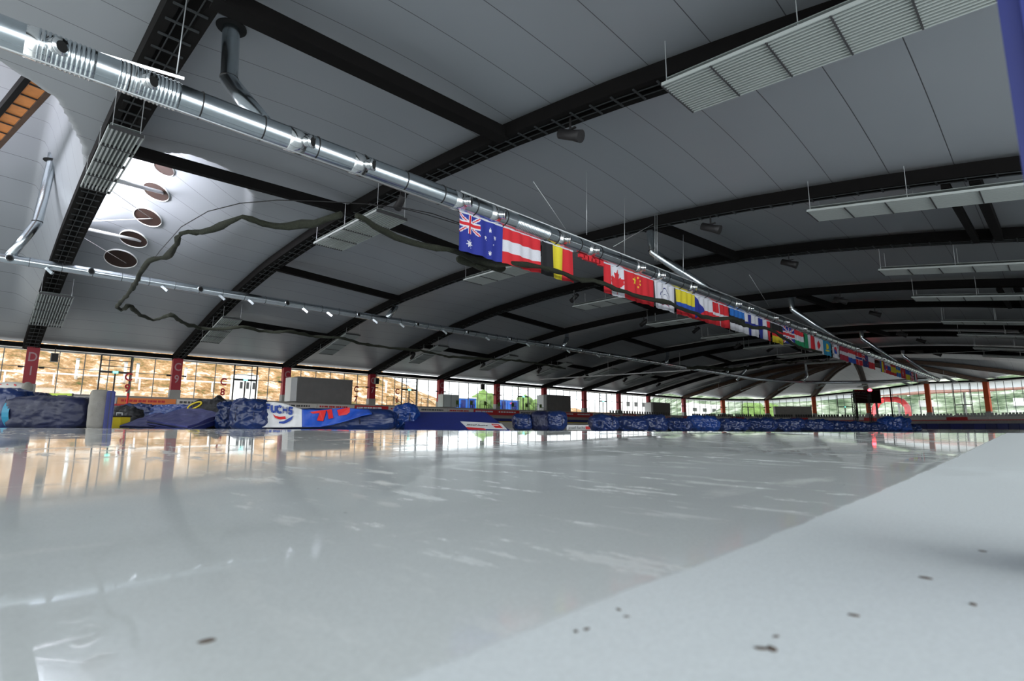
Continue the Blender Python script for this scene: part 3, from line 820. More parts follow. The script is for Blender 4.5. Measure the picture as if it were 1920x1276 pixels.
# inflatable arch
a = atD(1590, 795, 100); 
C0 = lat(1600, 150); t = thing('inflatable_arch', 'red inflatable arch outside the far windows behind the video screen', 'inflatable arch', (C0.x, C0.y, ZG), math.atan2(RT.y, RT.x))
def ap(x, y): v = atD(x, y, 150) - Vector((C0.x, C0.y, ZG)); return Vector((v.dot(RT), 0, v.z))
pts = [ap(1640, 785), ap(1640, 766), ap(1646, 754), ap(1658, 748), ap(1680, 748), ap(1692, 752), ap(1701, 762), ap(1705, 785)]
sm = []
for i in range(len(pts) - 1):
    for f_ in (0, .33, .66): sm.append(pts[i].lerp(pts[i + 1], f_))
sm.append(pts[-1])
b1 = B(); tube(b1, sm, .75, 14); new('tube', b1, M['arch'], t, smooth=True)
for q in (pts[0], pts[-1]): b1 = B(); box(b1, (q.x, 0, .15), (2.2, 2.2, .3)); new('base', b1, M['bannerred'], t)
# marquee tent
C0 = lat(1795, 170); t = thing('market_tent', 'dark roofed open tent outside the far right windows', 'tent', (C0.x, C0.y, ZG), math.atan2(RT.y, RT.x))
b1 = B(); w = 8.5
v = [b1.verts.new(q) for q in ((-w, -4, 3.4), (w, -4, 3.4), (w, 4, 3.4), (-w, 4, 3.4), (-w * .45, 0, 5.6), (w * .45, 0, 5.6))]
for f in ((0, 1, 5, 4), (1, 2, 5), (2, 3, 4, 5), (3, 0, 4), (0, 3, 2, 1)): b1.faces.new([v[i] for i in f])
new('canopy', b1, M['tent'], t)
for sx in (-1, -.33, .33, 1): b1 = B(); bar(b1, (sx * w * .97, -3.9, 0), (sx * w * .97, -3.9, 3.4), .2, .2); new('post', b1, M['black'], t)
# information boards outside
for x0, x1, y0, y1, D, l in ((1728, 1755, 750, 762, 150, 'white notice board on posts outside, behind an orange column'), (1907, 1935, 746, 760, 150, 'white notice board on dark posts at the far right edge')):
    C0 = lat(x0, D); t = thing('notice_board', l, 'notice board', (C0.x, C0.y, ZG), math.atan2(RT.y, RT.x), 'notice boards outside')
    w = (x1 - x0) / F * D; zt = atD(x0, y0, D).z - ZG; zb = atD(x0, y1, D).z - ZG
    b1 = B(); box(b1, (w / 2, 0, (zt + zb) / 2), (w, .15, zt - zb)); new('panel', b1, M['white'], t)
    for s in (.08, .92): b1 = B(); bar(b1, (w * s, 0, 0), (w * s, 0, zb), .25, .2); new('post', b1, M['frame'], t)
# person seen in the doorway and poles omitted: silhouettes of gallery railings
for x, l in ((725, 'metal stair railing on the gallery left of column C6'), (752, 'second metal stair railing on the gallery left of column C6'), (790, 'metal stair railing on the gallery just left of column C6'), (900, 'metal stair railing on the gallery left of column C5'), (1000, 'metal stair railing left of the second concrete box'), (985, 'low metal railing right of column C5')):
    p = atY(x, 750, YW - 2.2); t = thing('stair_railing', l, 'railing', (p.x, YW - 2.2, ZG), 0, 'stair railings on the gallery')
    b1 = B(); bar(b1, (0, 0, 1.15), (1.0, 0, 1.15), .05, .05); bar(b1, (1.0, 0, 1.15), (2.0, -.3, .35), .05, .05); bar(b1, (0, 0, .6), (1, 0, .6), .04, .04); new('handrail', b1, M['frame'], t)
    for xx in (0, 1.0): b1 = B(); bar(b1, (xx, 0, 0), (xx, 0, 1.15), .05, .05); new('post', b1, M['frame'], t)
for j in range(7):
    p = atY(860 + j * 26, 760, YW - 3.3)
    t = thing('folding_chair', f'dark green folding chair on the gallery, {ORD[j]} of the row right of column C6', 'chair', (p.x, YW - 3.3, ZG), 0, 'folding chairs on the gallery')
    b1 = B(); box(b1, (0, 0, .45), (.5, .5, .05)); new('seat', b1, M['bush'], t)
    b1 = B(); box(b1, (0, .28, .75), (.5, .06, .55)); new('backrest', b1, M['bush'], t)
    for sx in (-.22, .22):
        for sy in (-.22, .22): b1 = B(); bar(b1, (sx, sy, 0), (sx, sy, .45), .04, .04); new('leg', b1, M['black'], t)

# ---------------------------------------------------------------- air ducts
ZD = 7.65 + HC
def ring_seams(parent, pts, r, w=.03, step=1.5, first=.4):
    L_ = (pts[-1] - pts[0]).length; d = (pts[-1] - pts[0]).normalized(); s = first
    while s < L_:
        c = pts[0] + d * s; bm = B(); tube(bm, [c - d * w, c + d * w], r, 20); new('joint_ring', bm, M['black'], parent); s += step
RD = .32
t = thing('air_duct', 'large galvanised air duct running the hall above the row of flags', 'duct', (-6, 14, ZD), 0, world=True)
EDX = 108.0
b1 = B(); tube(b1, [Vector((-6 + 6 * j, 14, ZD)) for j in range(20)] , RD, 24); new('pipe', b1, M['duct'], t, smooth=True)
ring_seams(t, [Vector((-6, 14, ZD)), Vector((108, 14, ZD))], RD + .02, .012, 1.45)
# ribbed flexible sections
for s0_, s1_ in ((-6, -.55), (.1, 1.0), (1.45, 2.6), (13.8, 15.6)):
    b1 = B(); q_ = []; rr_ = []; s = s0_
    while s < s1_: q_ += [Vector((s, 14, ZD)), Vector((s + .03, 14, ZD)), Vector((s + .04, 14, ZD)), Vector((s + .07, 14, ZD))]; rr_ += [RD + .022, RD + .022, RD + .004, RD + .004]; s += .08
    tube(b1, q_, rr_, 24); new('ribbing', b1, M['duct'], t)
def nozzle(px, py, Y, r, parent, Zc, dirn=Vector((.55, -.8, -.1)), m='duct_bright'):
    X = atY(px, py, Y).x; c = Vector((X, Y, Zc)); d = dirn.normalized()
    f = c + d * r * .75; e = f + d * r * .62
    b = B(); tube(b, [f, f + d * r * .3, e], [r * .62, r * .5, r * .46], 18); 
    tube(b, [e - d * .02, e + d * .03], r * .56, 18)
    nz = new('nozzle', b, M[m], parent, smooth=True)
    b = B(); tube(b, [e + d * .028, e + d * .036], r * .36, 16); new('nozzle_opening', b, M['hole'], nz)
    b = B(); tube(b, [Vector((X - r * .9, Y, Zc)), Vector((X + r * .5, Y, Zc))], r + .012, 24); new('saddle', b, M['duct_bright'], parent, smooth=True)
for px, py in ((80, 100), (256, 152), (558, 262), (674, 303), (860, 372), (925, 397), (1049, 442), (1104, 462), (1192, 493), (1230, 507), (1290, 533), (1375, 564), (1398, 572), (1445, 590), (1467, 598), (1500, 612), (1518, 618), (1600, 650), (1620, 657), (1650, 668)):
    nozzle(px, py, 14, RD, t, ZD)
# hanging rails of the big duct
def rail(name, a, b, r, label, m, group=None):
    bm_ = B(); tube(bm_, [Vector(a), Vector(b)], r, 8)
    o = new(name, bm_, M[m]); tag(o, label, 'rail' if 'wire' not in name and 'cable' not in name else 'cable', group); return o
rail('light_tube', atY(5, 47, 14.2), atY(345, 147, 14.2), .035, 'thin white tube slung just above the big duct at upper left', 'tube')
rail('steel_rail', Vector((-6, 13.8, ZD - .42)), Vector((10.9, 13.8, ZD - .42)), .022, 'thin steel rail hanging under the left end of the big duct', 'wire')
rail('steel_rail', Vector((11.2, 13.95, ZD + .38)), Vector((60, 13.95, ZD + .38)), .03, 'thin rail above the big duct over the flags', 'wire')
# drop ducts of the big duct
def dropduct(top, mid, bot, r, label, group, cz):
    t = thing('drop_duct', label, 'duct', top, 0, group, world=True)
    b = B(); P_ = [top + Vector((0, 0, .5)), top, lerp(top, mid, .6), mid, lerp(mid, bot, .4), bot]
    tube(b, P_, r, 18); new('pipe', b, M['duct'], t, smooth=True)
    b = B(); tube(b, [mid + Vector((0, 0, .05)), mid + Vector((0, 0, .1))], r + .02, 18); new('joint_ring', b, M['black'], t)
    b = B(); tube(b, [top + Vector((0, 0, .03)), top + Vector((0, 0, .07))], r * 1.75, 28); new('ceiling_opening', b, M['hole'], t)
def ctop(X, Y):
    loc, n, i, d = BV.ray_cast(Vector((X, Y, 3)), Vector((0, 0, 1))); return loc - Vector((0, 0, .1)) if loc else Vector((X, Y, 12))
for i, X in enumerate((4.45, 29.0, 53.5, 78, 102)):
    tp = ctop(X, 17.2)
    b_ = Vector((X + (.15 if i == 0 else 1.8), 14.1, ZD + .2))
    if i == 0: mid = Vector((X + .02, 17.0, 10.6)); 
    else: mid = Vector((X, 17.1, tp.z - 1.4))
    dropduct(tp, mid, b_, .25, f'vertical supply duct from the ceiling down to the big duct, {ORD[i]} from the left', 'drop ducts to the big duct', 0)
# thin ring duct
ZT = 9.4 + HC; RT2 = .27
ring = [Vector((-8 + 6 * j, 42, ZT)) for j in range(19)] + [Vector((CXE - 9 + 14 * math.cos(a), 28 + 14 * math.sin(a), ZT - .0 + (ZD - ZT) * (1 - (a + PI / 2) / PI))) for a in [PI / 2 - PI * q / 22 for q in range(1, 23)]]
t = thing('air_duct', 'thinner galvanised ring duct crossing the middle of the hall and curving at the far end', 'duct', (-8, 42, ZT), 0, world=True)
b1 = B(); tube(b1, ring, RT2, 14); new('pipe', b1, M['duct'], t, smooth=True)
ring_seams(t, [Vector((-8, 42, ZT)), Vector((100, 42, ZT))], RT2 + .015, .012, 1.5)
for px, py in ((12, 487), (165, 512), (370, 545), (533, 571), (667, 593), (778, 608), (872, 625), (953, 637), (1025, 648), (1087, 658), (1140, 667), (1190, 676), (1230, 682)):
    X = atY(px, py, 42).x; d = Vector((.35, -.93, -.05)).normalized(); c = Vector((X, 42, ZT))
    b1 = B(); tube(b1, [c + d * .2, c + d * .36], [.17, .2], 14); nz = new('nozzle', b1, M['duct_bright'], t)
    b1 = B(); tube(b1, [c + d * .362, c + d * .37], .13, 14); new('nozzle_opening', b1, M['hole'], nz)
for px in (78, 300, 410, 465, 568, 614, 700, 750, 830, 910, 985, 1060, 1115):
    X = atY(px, 560, 42).x
    b1 = B(); bar(b1, (X, 41.9, ZT - .2), (X + .3, 41.6, ZT - .55), .12, .16); new('lower_nozzle', b1, M['duct'], t)
for i, (X, ang) in enumerate(((1.6, 0), (26.6, 0), (51, 0), (75, 0), (96, 0))):
    tp = ctop(X, 42.3)
    if i == 0: tp = Vector((1.75, 42.0, 16.0))
    dropduct(tp, Vector((X - .1, 42.2, ZT + (2.2 if i == 0 else .95) + .3)), Vector((X - 1.1, 42, ZT + .1)), .25, f'slanting supply duct feeding the thinner ring duct, {ORD[i]} from the left', 'drop ducts to the ring duct', 0)
for i, (x0, y0, x1, y1, x2, y2) in enumerate(((1510, 676, 1513, 704, 1507, 714), (1407, 672, 1400, 690, 1382, 712))):
    Dd = 104
    top = atD(x0, y0, Dd); dropduct(top, atD(x1, y1, Dd), atD(x2, y2, Dd), .26, f'pale bent supply duct above the far ring duct, {["nearest the middle arch","left of the middle arch"][i]}', 'drop ducts far end', 0)

# ---------------------------------------------------------------- flags
FC = {'R': (.62, .02, .03), 'W': (.68, .68, .74), 'B': (.018, .03, .27), 'K': (.012, .012, .014), 'Y': (.72, .6, .03), 'G': (.01, .25, .10), 'b': (.02, .16, .55), 'r': (.36, .02, .05), 'c': (.02, .24, .42), 'y': (.85, .62, .04), 'n': (.02, .03, .16), 'o': (.02, .08, .42)}
FM = {k: mat('flag_cloth_' + {'R': 'red', 'W': 'white', 'B': 'navy', 'K': 'black', 'Y': 'yellow', 'G': 'green', 'b': 'blue', 'r': 'dark_red', 'c': 'sky', 'y': 'gold', 'n': 'ink', 'o': 'royal'}[k], v, .8, 0, 30, .15) for k, v in FC.items()}
KEYS = list(FC)
def star(u, v, cx, cy, r, asp, n=7):
    dx = (u - cx) * asp; dy = v - cy; d = math.hypot(dx, dy)
    if d > r: return False
    a = math.atan2(dx, -dy); k = PI / n; m_ = abs(((a + k) % (2 * k)) - k)
    inner = r * .45
    return d < inner + (r - inner) * (1 - m_ / k) ** 2.2
def union(u, v, base):
    x = u * 2 - 1; y = v * 2 - 1
    if abs(x) < .09 or abs(y) < .17: return 'R'
    if abs(x) < .17 or abs(y) < .30: return 'W'
    d = abs(abs(x) - abs(y))
    if d < .08: return 'R'
    if d < .22: return 'W'
    return base
A_ = 1.62
def f_aus(u, v):
    if u < .46 and v < .5: return union(u / .46, v / .5, 'B')
    for cx, cy, r in ((.24, .76, .12), (.70, .22, .075), (.60, .45, .07), (.83, .38, .075), (.70, .84, .075), (.79, .58, .035)):
        if star(u, v, cx, cy, r, A_): return 'W'
    return 'B'
def f_nzl(u, v):
    if u < .5 and v < .5: return union(u / .5, v / .5, 'n')
    return 'R' if star(u, v, .75, .3, .07, A_, 5) or star(u, v, .75, .75, .08, A_, 5) or star(u, v, .66, .5, .06, A_, 5) else 'n'
def hs(*c): return lambda u, v: c[min(len(c) - 1, int(v * len(c)))]
def vsn(*c): return lambda u, v: c[min(len(c) - 1, int(u * len(c)))]
def cross(bg, c1, c2=None, w=.08):
    def f(u, v):
        a = abs(u - .36) * A_; b = abs(v - .5)
        if c2 and (a < w * .55 or b < w * .55): return c2
        return c1 if (a < w or b < w) else bg
    return f
LEAF = [(0, -.46), (.07, -.30), (.16, -.34), (.13, -.12), (.25, -.24), (.28, -.16), (.42, -.18), (.37, -.04), (.43, 0), (.24, .15), (.27, .24), (.03, .2), (.03, .42)]
LEAF = LEAF + [(-x, y) for x, y in reversed(LEAF)]
def inpoly(x, y, P_):
    c = False
    for (x1, y1), (x2, y2) in zip(P_, P_[1:] + P_[:1]):
        if (y1 > y) != (y2 > y) and x < (x2 - x1) * (y - y1) / (y2 - y1) + x1: c = not c
    return c
def f_can(u, v):
    if u < .25 or u > .75: return 'R'
    return 'R' if inpoly((u - .5) * A_, v - .52, LEAF) else 'W'
def f_chn(u, v):
    if star(u, v, .17, .25, .16, A_, 5): return 'y'
    for cx, cy in ((.33, .1), (.40, .2), (.40, .34), (.33, .44)):
        if star(u, v, cx, cy, .055, A_, 5): return 'y'
    return 'R'
def f_tpe(u, v):
    dx = (u - .5) * A_; dy = v - .5; a = math.atan2(dy, dx); d = math.hypot(dx, dy)
    R_ = .30 + .06 * math.cos(5 * a + PI / 2)
    if R_ - .02 < d < R_ + .015: return 'n'
    if R_ + .015 <= d < R_ + .03 and v > .5: return 'R'
    if .11 < d < .125: return 'n'
    return 'W'
def f_cze(u, v):
    if u < min(v, 1 - v) * 1.0: return 'B'
    return 'W' if v < .5 else 'R'
def f_gbr(u, v): return union(u, v, 'B')
def f_jpn(u, v): return 'R' if math.hypot((u - .5) * A_, v - .5) < .27 else 'W'
def f_kaz(u, v):
    if math.hypot((u - .5) * A_, v - .42) < .2: return 'Y'
    if abs(v - .68) < .04 and abs(u - .5) < .2: return 'Y'
    return 'c'
def f_kor(u, v):
    dx = (u - .5) * A_; dy = v - .5
    if math.hypot(dx, dy) < .23: return 'R' if dy < .1 * math.sin(dx * 14) else 'o'
    for sx in (-1, 1):
        for sy in (-1, 1):
            if abs(dx - sx * .5) < .1 and abs(dy - sy * .28) < .1 and int((dy + 9) * 22) % 2: return 'K'
    return 'W'
def f_lat(u, v): return 'W' if .4 < v < .6 else 'r'
def f_svk(u, v):
    if math.hypot((u - .3) * A_, v - .5) < .22: return 'R' if v < .6 else 'W'
    return hs('W', 'o', 'R')(u, v)
def f_svn(u, v): return hs('W', 'o', 'R')(u, v)
def f_esp(u, v): return 'R' if v < .25 or v > .75 else 'Y'
def f_sui(u, v):
    dx = abs(u - .5) * A_; dy = abs(v - .5)
    return 'W' if (dx < .08 and dy < .28) or (dy < .09 and dx < .28) else 'R'
def f_usa(u, v):
    if u < .4 and v < .54: return 'W' if (int(u * 28) % 3 == 0 and int(v * 20) % 3 == 1) else 'B'
    return 'R' if int(v * 13) % 2 == 0 else 'W'
def f_col(u, v): return 'Y' if v < .5 else ('o' if v < .75 else 'R')
FL = [('Australian', f_aus, 862, 943), ('Austrian', hs('R', 'W', 'R'), 944, 1014), ('Belgian', vsn('K', 'Y', 'R'), 1015, 1075), ('Canadian', f_can, 1131, 1181), ('Chinese', f_chn, 1181.5, 1225), ('Chinese Taipei', f_tpe, 1226, 1265), ('Colombian', f_col, 1265.5, 1302), ('Czech', f_cze, 1302.5, 1335), ('Danish', cross('R', 'W', w=.07), 1335.5, 1366), ('Estonian', hs('b', 'K', 'W'), 1366.5, 1395), ('Finnish', cross('W', 'B', w=.13), 1395.5, 1420), ('French', vsn('B', 'W', 'R'), 1420.5, 1444), ('German', hs('K', 'R', 'Y'), 1444.5, 1467), ('British', f_gbr, 1467.5, 1488), ('Hungarian', hs('R', 'W', 'G'), 1488.5, 1506), ('Italian', vsn('G', 'W', 'R'), 1506.5, 1526), ('Japanese', f_jpn, 1526.5, 1541), ('Kazakh', f_kaz, 1541.5, 1557), ('South Korean', f_kor, 1557.5, 1572), ('Latvian', f_lat, 1572.5, 1588), ('Dutch', hs('R', 'W', 'o'), 1588.3, 1602), ('Norwegian', cross('R', 'W', 'B', w=.12), 1602.3, 1615), ('New Zealand', f_nzl, 1615.3, 1625.5), ('Polish', hs('W', 'R'), 1625.8, 1638), ('Romanian', vsn('o', 'Y', 'R'), 1648, 1657), ('Slovak', f_svk, 1657.2, 1668), ('Spanish', f_esp, 1668.2, 1678), ('Swedish', cross('b', 'Y', w=.1), 1678.2, 1687), ('Swiss', f_sui, 1687.2, 1695.5), ('Ukrainian', hs('o', 'Y'), 1695.8, 1704), ('American', f_usa, 1704.2, 1711.5), ('last', vsn('K', 'W', 'R'), 1711.8, 1718)]
for fi, (nm, fn, x0, x1) in enumerate(FL):
    yy = lambda x: interp(x, [(862, 390), (943, 425), (1225, 520), (1366, 566), (1467, 605), (1572, 637), (1638, 660), (1718, 690)])
    Xa = atY(x0, yy(x0), 14).x; Xb = atY(x1, yy(x1), 14).x; w = Xb - Xa - .03
    hgt = 1.36; zt = ZD - .36 + (.0 if Xa < 40 else .2)
    t = thing('national_flag', f'{nm} flag hanging in the row under the big duct' if nm != 'last' else 'black white and red flag at the far right end of the flag row', 'flag', (Xa, 13.98, zt), 0, 'national flags under the duct')
    b1 = B(); big = fi < 10
    nu, nv = ((72, 48) if big else (40, 26)) if fn not in () else (10, 10)
    if fi > 23: nu, nv = 24, 16
    def pt(i, j):
        u, v = i / nu, j / nv
        wob = .05 * math.sin(u * 9 + fi) * v + .03 * math.sin(u * 23 + fi * 2)
        return (u * w, wob + .02, -v * hgt * (1 - .015 * math.sin(u * 7 + fi)))
    V = [[b1.verts.new(pt(i, j)) for j in range(nv + 1)] for i in range(nu + 1)]
    used = {}
    for i in range(nu):
        for j in range(nv):
            f = b1.faces.new((V[i][j], V[i][j + 1], V[i + 1][j + 1], V[i + 1][j])); c = fn((i + .5) / nu, (j + .5) / nv)
            f.material_index = used.setdefault(c, len(used)); f.smooth = True
    for f_ in b1.faces: pass
    new('cloth', b1, [FM[c] for c in used], t)
    b1 = B(); bar(b1, (0, .02, .02), (w, .02, .02), .03, .04); new('hem', b1, FM['W'], t)
b1 = B(); Xa = atY(1085, 480, 14).x; Xb = atY(1128, 495, 14).x
for j in range(6):
    xx = lerp(Xa, Xb, j / 6); box(b1, (xx + .12, 13.95, ZD - .42 - .03 * (j % 2)), (.33, .12, .14 + .05 * (j % 3)))
o = new('furled_flag', b1, FM['R']); tag(o, 'furled red flag bunched up under the duct between the Belgian and Canadian flags', 'flag')

# ---------------------------------------------------------------- louvre panels
def panel(c0, along, across, Lp, Wp, label, group, m='louvre', nl=14, nx=4, hang=1.3, lit=False):
    along = Vector(along).normalized(); across = Vector(across).normalized(); up = along.cross(across).normalized()
    if up.z < 0: up = -up
    t = thing('louvre_panel', label, 'ceiling panel', c0, 0, group, world=True)
    c0 = Vector(c0)
    def L(a, b, h=0): return c0 + along * a + across * b + up * h
    b = B()
    for k in range(nl + 1):
        s = Wp * k / nl; bar(b, L(0, s), L(Lp, s), Wp / nl * .30, .10)
    new('louvre_slats', b, M[m], t)
    for k in range(nx + 1):
        b = B(); s = Lp * k / nx; bar(b, L(s, 0, -.01), L(s, Wp, -.01), .04, .12); new('cross_bar', b, M['frame'], t)
    b = B()
    prism(b, [L(.1, .05, .16), L(Lp - .1, .05, .16), L(Lp - .1, Wp - .05, .16), L(.1, Wp - .05, .16)], up * .03)
    new('reflector_plate', b, M['louvre_back'] if m == 'louvre' else M[m], t)
    for a_ in (.1, Lp / 2, Lp - .1):
        for s in (.1, Wp - .1):
            b = B(); q = L(a_, s, .1); bar(b, q, q + Vector((0, 0, hang)), .02, .02); new('hanger', b, M['wire'], t)
    return t
n = 0
for k in range(0, 9):
    X = XS[k + 2]
    # near row (right side of the picture)
    zz = 9.95 + HC
    if k >= 1:
        off = -1.5 if k == 1 else (-.7 if k % 2 == 0 else .8)
        panel((X + off, .0, zz - (.62 if k == 1 else 1.5)), (0, 7.3, .5 if k == 1 else 1.08), (1, 0, 0), 7.3, 1.9 if k == 1 else 1.6, f'white louvred ceiling panel beside arch {CODES[k]} in the right half of the roof', 'louvred panels right side', nx=5, nl=15 if k < 3 else 9)
        if k in (1, 2): pass
    off = {0: -.9, 1: -2.3, 2: -3.0}.get(k, -2.6)
    panel((X + off, 21.7, zz), (0, 6.6, 0), (1, 0, 0), 6.6, 1.0 if k == 0 else 1.7, f'louvred panel under the roof ridge beside arch {CODES[k]}', 'louvred panels along the ridge', nl=8 if k == 0 else 13)
    panel((X + (-.7 if k == 0 else -.4), 49.8, 9.25), (0, 6.2, -1.55), (1, 0, 0), 6.0, 1.9 if k == 0 else 1.6, f'sloping louvred panel near the glass wall beside arch {CODES[k]}', 'louvred panels near the glass wall', nl=12)
for q, (x0, y0, x1, y1) in enumerate(((1289, 732, 1350, 716), (1348, 729, 1384, 719), (1389, 733, 1431, 718), (1460, 732, 1486, 720), (1533, 729, 1547, 722), (1613, 726, 1626, 722))):
    D = 118; a = atD(x0, y0, D); b_ = atD(x1, y1, D - 6 + 4)
    b1 = B(); d = b_ - a; s = Vector((d.y, -d.x, 0)).normalized() * .8
    t = thing('louvre_panel', f'slim white light panel below the far curved roof, {ORD[q]} from the left', 'ceiling panel', a, 0, 'slim panels of the far curve', world=True)
    prism(b1, [a, b_, b_ + s, a + s], (0, 0, .12)); new('tray', b1, M['louvre'], t)
    b1 = B(); bar(b1, a + Vector((0, 0, .1)), a + Vector((0, 0, 1.4)), .04, .04); bar(b1, b_ + Vector((0, 0, .1)), b_ + Vector((0, 0, 1.4)), .04, .04); new('hanger', b1, M['wire'], t)
for q, (x0, y0, x1, y1, D) in enumerate(((1842, 654, 1935, 659, 100), (1868, 677, 1930, 682, 105), (1842, 687, 1920, 695, 108), (1795, 695, 1870, 709, 110), (1770, 706, 1793, 716, 104), (1690, 715, 1709, 722, 104))):
    a = atD(x0, y0, D); b_ = atD(x1, y1, D)
    t = thing('louvre_panel', f'slim white light strip at the far right under the roof, {ORD[q]} from the top', 'ceiling panel', a, 0, 'slim strips far right', world=True)
    b1 = B(); bar(b1, a, b_, .9, .12); new('tray', b1, M['louvre'], t)
    b1 = B(); bar(b1, a, a + Vector((0, 0, 1.2)), .03, .03); bar(b1, b_, b_ + Vector((0, 0, 1.2)), .03, .03); new('hanger', b1, M['wire'], t)
# long thin lattice light rail
a = atZ(1015, 711, 7.6); b_ = atZ(1292, 694, 7.6)
t = thing('lattice_rail', 'long white ladder-like rail hanging below the far roof', 'rail', a, 0, world=True)
d = (b_ - a); s = d.cross(Vector((0, 0, 1))).normalized() * .35; b1 = B()
bar(b1, a + s, b_ + s, .1, .1); bar(b1, a - s, b_ - s, .1, .1); new('side_rail', b1, M['white'], t)
b1 = B()
for q in range(56): c = a.lerp(b_, q / 55); bar(b1, c + s, c - s, .12, .08)
new('rung', b1, M['white'], t)
b1 = B()
for f_ in (.05, .5, .95): c = a.lerp(b_, f_); bar(b1, c, c + Vector((0, 0, 2.5)), .03, .03)
new('hanger', b1, M['wire'], t)

# ---------------------------------------------------------------- loudspeakers / floodlights on the arches
def horn(p, d, s, label, group):
    t = thing('arch_speaker', label, 'loudspeaker', p, 0, group, world=True)
    p = Vector(p); d = Vector(d).normalized(); b = B()
    tube(b, [p - d * s * .5, p + d * s * .15, p + d * s * .5], [s * .19, s * .2, s * .24], 14); new('housing', b, M['black'], t)
    b = B(); bar(b, p + Vector((0, 0, s * .15)), p + Vector((0, 0, s * .75)), .06, .06); box(b, p + Vector((0, 0, s * .22)), (s * .1, s * .5, .05)); new('bracket', b, M['black'], t)
for k in range(1, 9):
    X = XS[k + 2]; z = lambda Y: prof(Y) + koff(k)(Y) - .28
    horn((X + .1, 12.0, z(12) - .6), (.15, -1, -.45), 1.0, f'black cylindrical loudspeaker under arch {CODES[k]} right of the big duct', 'loudspeakers right of the duct')
    horn((X - .2, 23.0 if k < 3 else 30, z(23 if k < 3 else 30) - .7), (.2, 1, -.5), .95, f'black loudspeaker under arch {CODES[k]} near the ridge', 'loudspeakers near the ridge')
    if k > 2: horn((X + .1, 55.5, z(55.5) - .5), (.3, 1, -.6), 1.0, f'black loudspeaker low on arch {CODES[k]} near the glass wall', 'loudspeakers near the glass wall')
for x, y, l in ((1648, 592, 'fifth'), (1758, 662, 'sixth')):
    pass

# ---------------------------------------------------------------- safety net
def ribbon(name, pts, rad, label, h=1.6):
    P_ = []
    for a, b in zip(pts, pts[1:]):
        n_ = max(2, int((b - a).length / .5))
        for j in range(n_): P_.append(a.lerp(b, j / n_))
    P_.append(pts[-1])
    Q = [P_[0]] + [(P_[i - 1] + P_[i] * 2 + P_[i + 1]) / 4 for i in range(1, len(P_) - 1)] + [P_[-1]]
    b = B(); rr = [rad * (1 + .35 * noise.noise(p * .8)) for p in Q]
    tube(b, Q, rr, 9)
    for v in b.verts: v.co += Vector((0, 0, 1)) * .12 * noise.noise(v.co * 2.2) + Vector((1, 0, 0)) * .06 * noise.noise(v.co * 3)
    o = new(name, b, M['net'], smooth=True); tag(o, label, 'net', 'gathered safety netting'); return o
def scal(px, Z, sag):
    out = []
    for (x, y) in px: out.append(atZ(x, y, Z))
    return out
N1 = [(218, 575), (232, 560), (252, 535), (270, 500), (285, 484), (312, 484), (330, 462), (338, 434), (365, 438), (400, 430), (430, 415), (452, 406), (490, 420), (540, 424), (590, 418), (640, 405)]
ribbon('safety_net', scal(N1, 6.9, 0), .10, 'gathered dark green net looping at left in front of the round openings')
N2 = [(668, 402), (700, 420), (740, 444), (800, 462), (840, 464), (868, 480), (905, 492), (960, 498), (1015, 503), (1060, 516), (1090, 530), (1135, 533), (1160, 548), (1200, 562), (1245, 566), (1285, 586), (1335, 600), (1370, 598), (1400, 614), (1445, 620), (1475, 640), (1500, 655), (1540, 662)]
N2 = [(x, y - (0 if x < 950 else 3)) for x, y in N2]
ribbon('safety_net', scal(N2[:7], 6.3, 0) + scal([(x, y) for x, y in N2[7:]], 6.15, 0), .10, 'gathered dark green net crossing in front of the flags')
N3 = [(218, 575), (228, 582), (243, 572), (262, 590), (288, 600), (320, 589), (345, 606), (380, 616), (420, 616), (455, 612), (495, 621), (540, 621), (590, 631), (640, 633), (680, 645), (720, 650), (790, 657), (840, 668), (900, 672), (960, 675), (1000, 680), (1060, 690)]
ribbon('safety_net', scal(N3, 6.9, 0), .11, 'long gathered net hanging low across the left roof bays')
N4 = [(1290, 690), (1325, 688), (1370, 692), (1420, 688), (1452, 676), (1480, 680), (1510, 674), (1545, 678), (1572, 662)]
ribbon('safety_net', [atY(x, y, 26) for x, y in N4], .16, 'far end of the gathered net looping below the last flags')
# net clump by the flags
b1 = B(); 
for (x, y) in ((876, 488), (900, 495), (930, 500)):
    p = atZ(x, y, 6.35); bmesh.ops.create_icosphere(b1, subdivisions=3, radius=.32, matrix=Matrix.Translation(p) @ Matrix.Diagonal((1.6, .6, .7, 1)))
for v in b1.verts: v.co += Vector((1, 1, 1)) * .12 * noise.noise(v.co * 2)
tag(new('net_bundle', b1, M['net'], smooth=True), 'bunched clump of dark net below the Australian flag', 'net')
# thin ropes
def wirepx(pts, Z, label, r=.018, m='black', fn=atZ):
    b = B(); tube(b, [fn(x, y, Z) for x, y in pts], r, 6); o = new('suspension_cable', b, M[m]); tag(o, label, 'cable', 'thin cables'); return o
wirepx([(262, 520), (300, 470), (340, 425), (390, 396), (450, 381), (520, 375), (600, 377), (700, 383), (760, 392), (800, 402), (862, 421)], 8.6, 'thin scalloped net rope arching above the gathered net at left')
wirepx([(690, 383), (760, 390), (810, 400), (862, 418)], 8.4, 'thin net rope running right toward the Australian flag')
def cab(x0, y0, x1, y1, Y, label):
    b = B(); tube(b, [atY(x0, y0, Y), atY(x1, y1, Y)], .014, 6); tag(new('hanger_wire', b, M['wire']), label, 'wire', 'thin hanger wires')
cab(1000, 340, 1061, 430, 14.2, 'thin diagonal wire meeting the big duct right of the Australian flag')
cab(1100, 322, 1100, 440, 14.6, 'thin vertical wire right of the diagonal wire, above the Belgian flag')
cab(1171, 370, 1171, 478, 14.6, 'thin vertical wire above the Canadian flag')
cab(1228, 400, 1228, 488, 14.6, 'thin vertical wire beside the second drop duct')
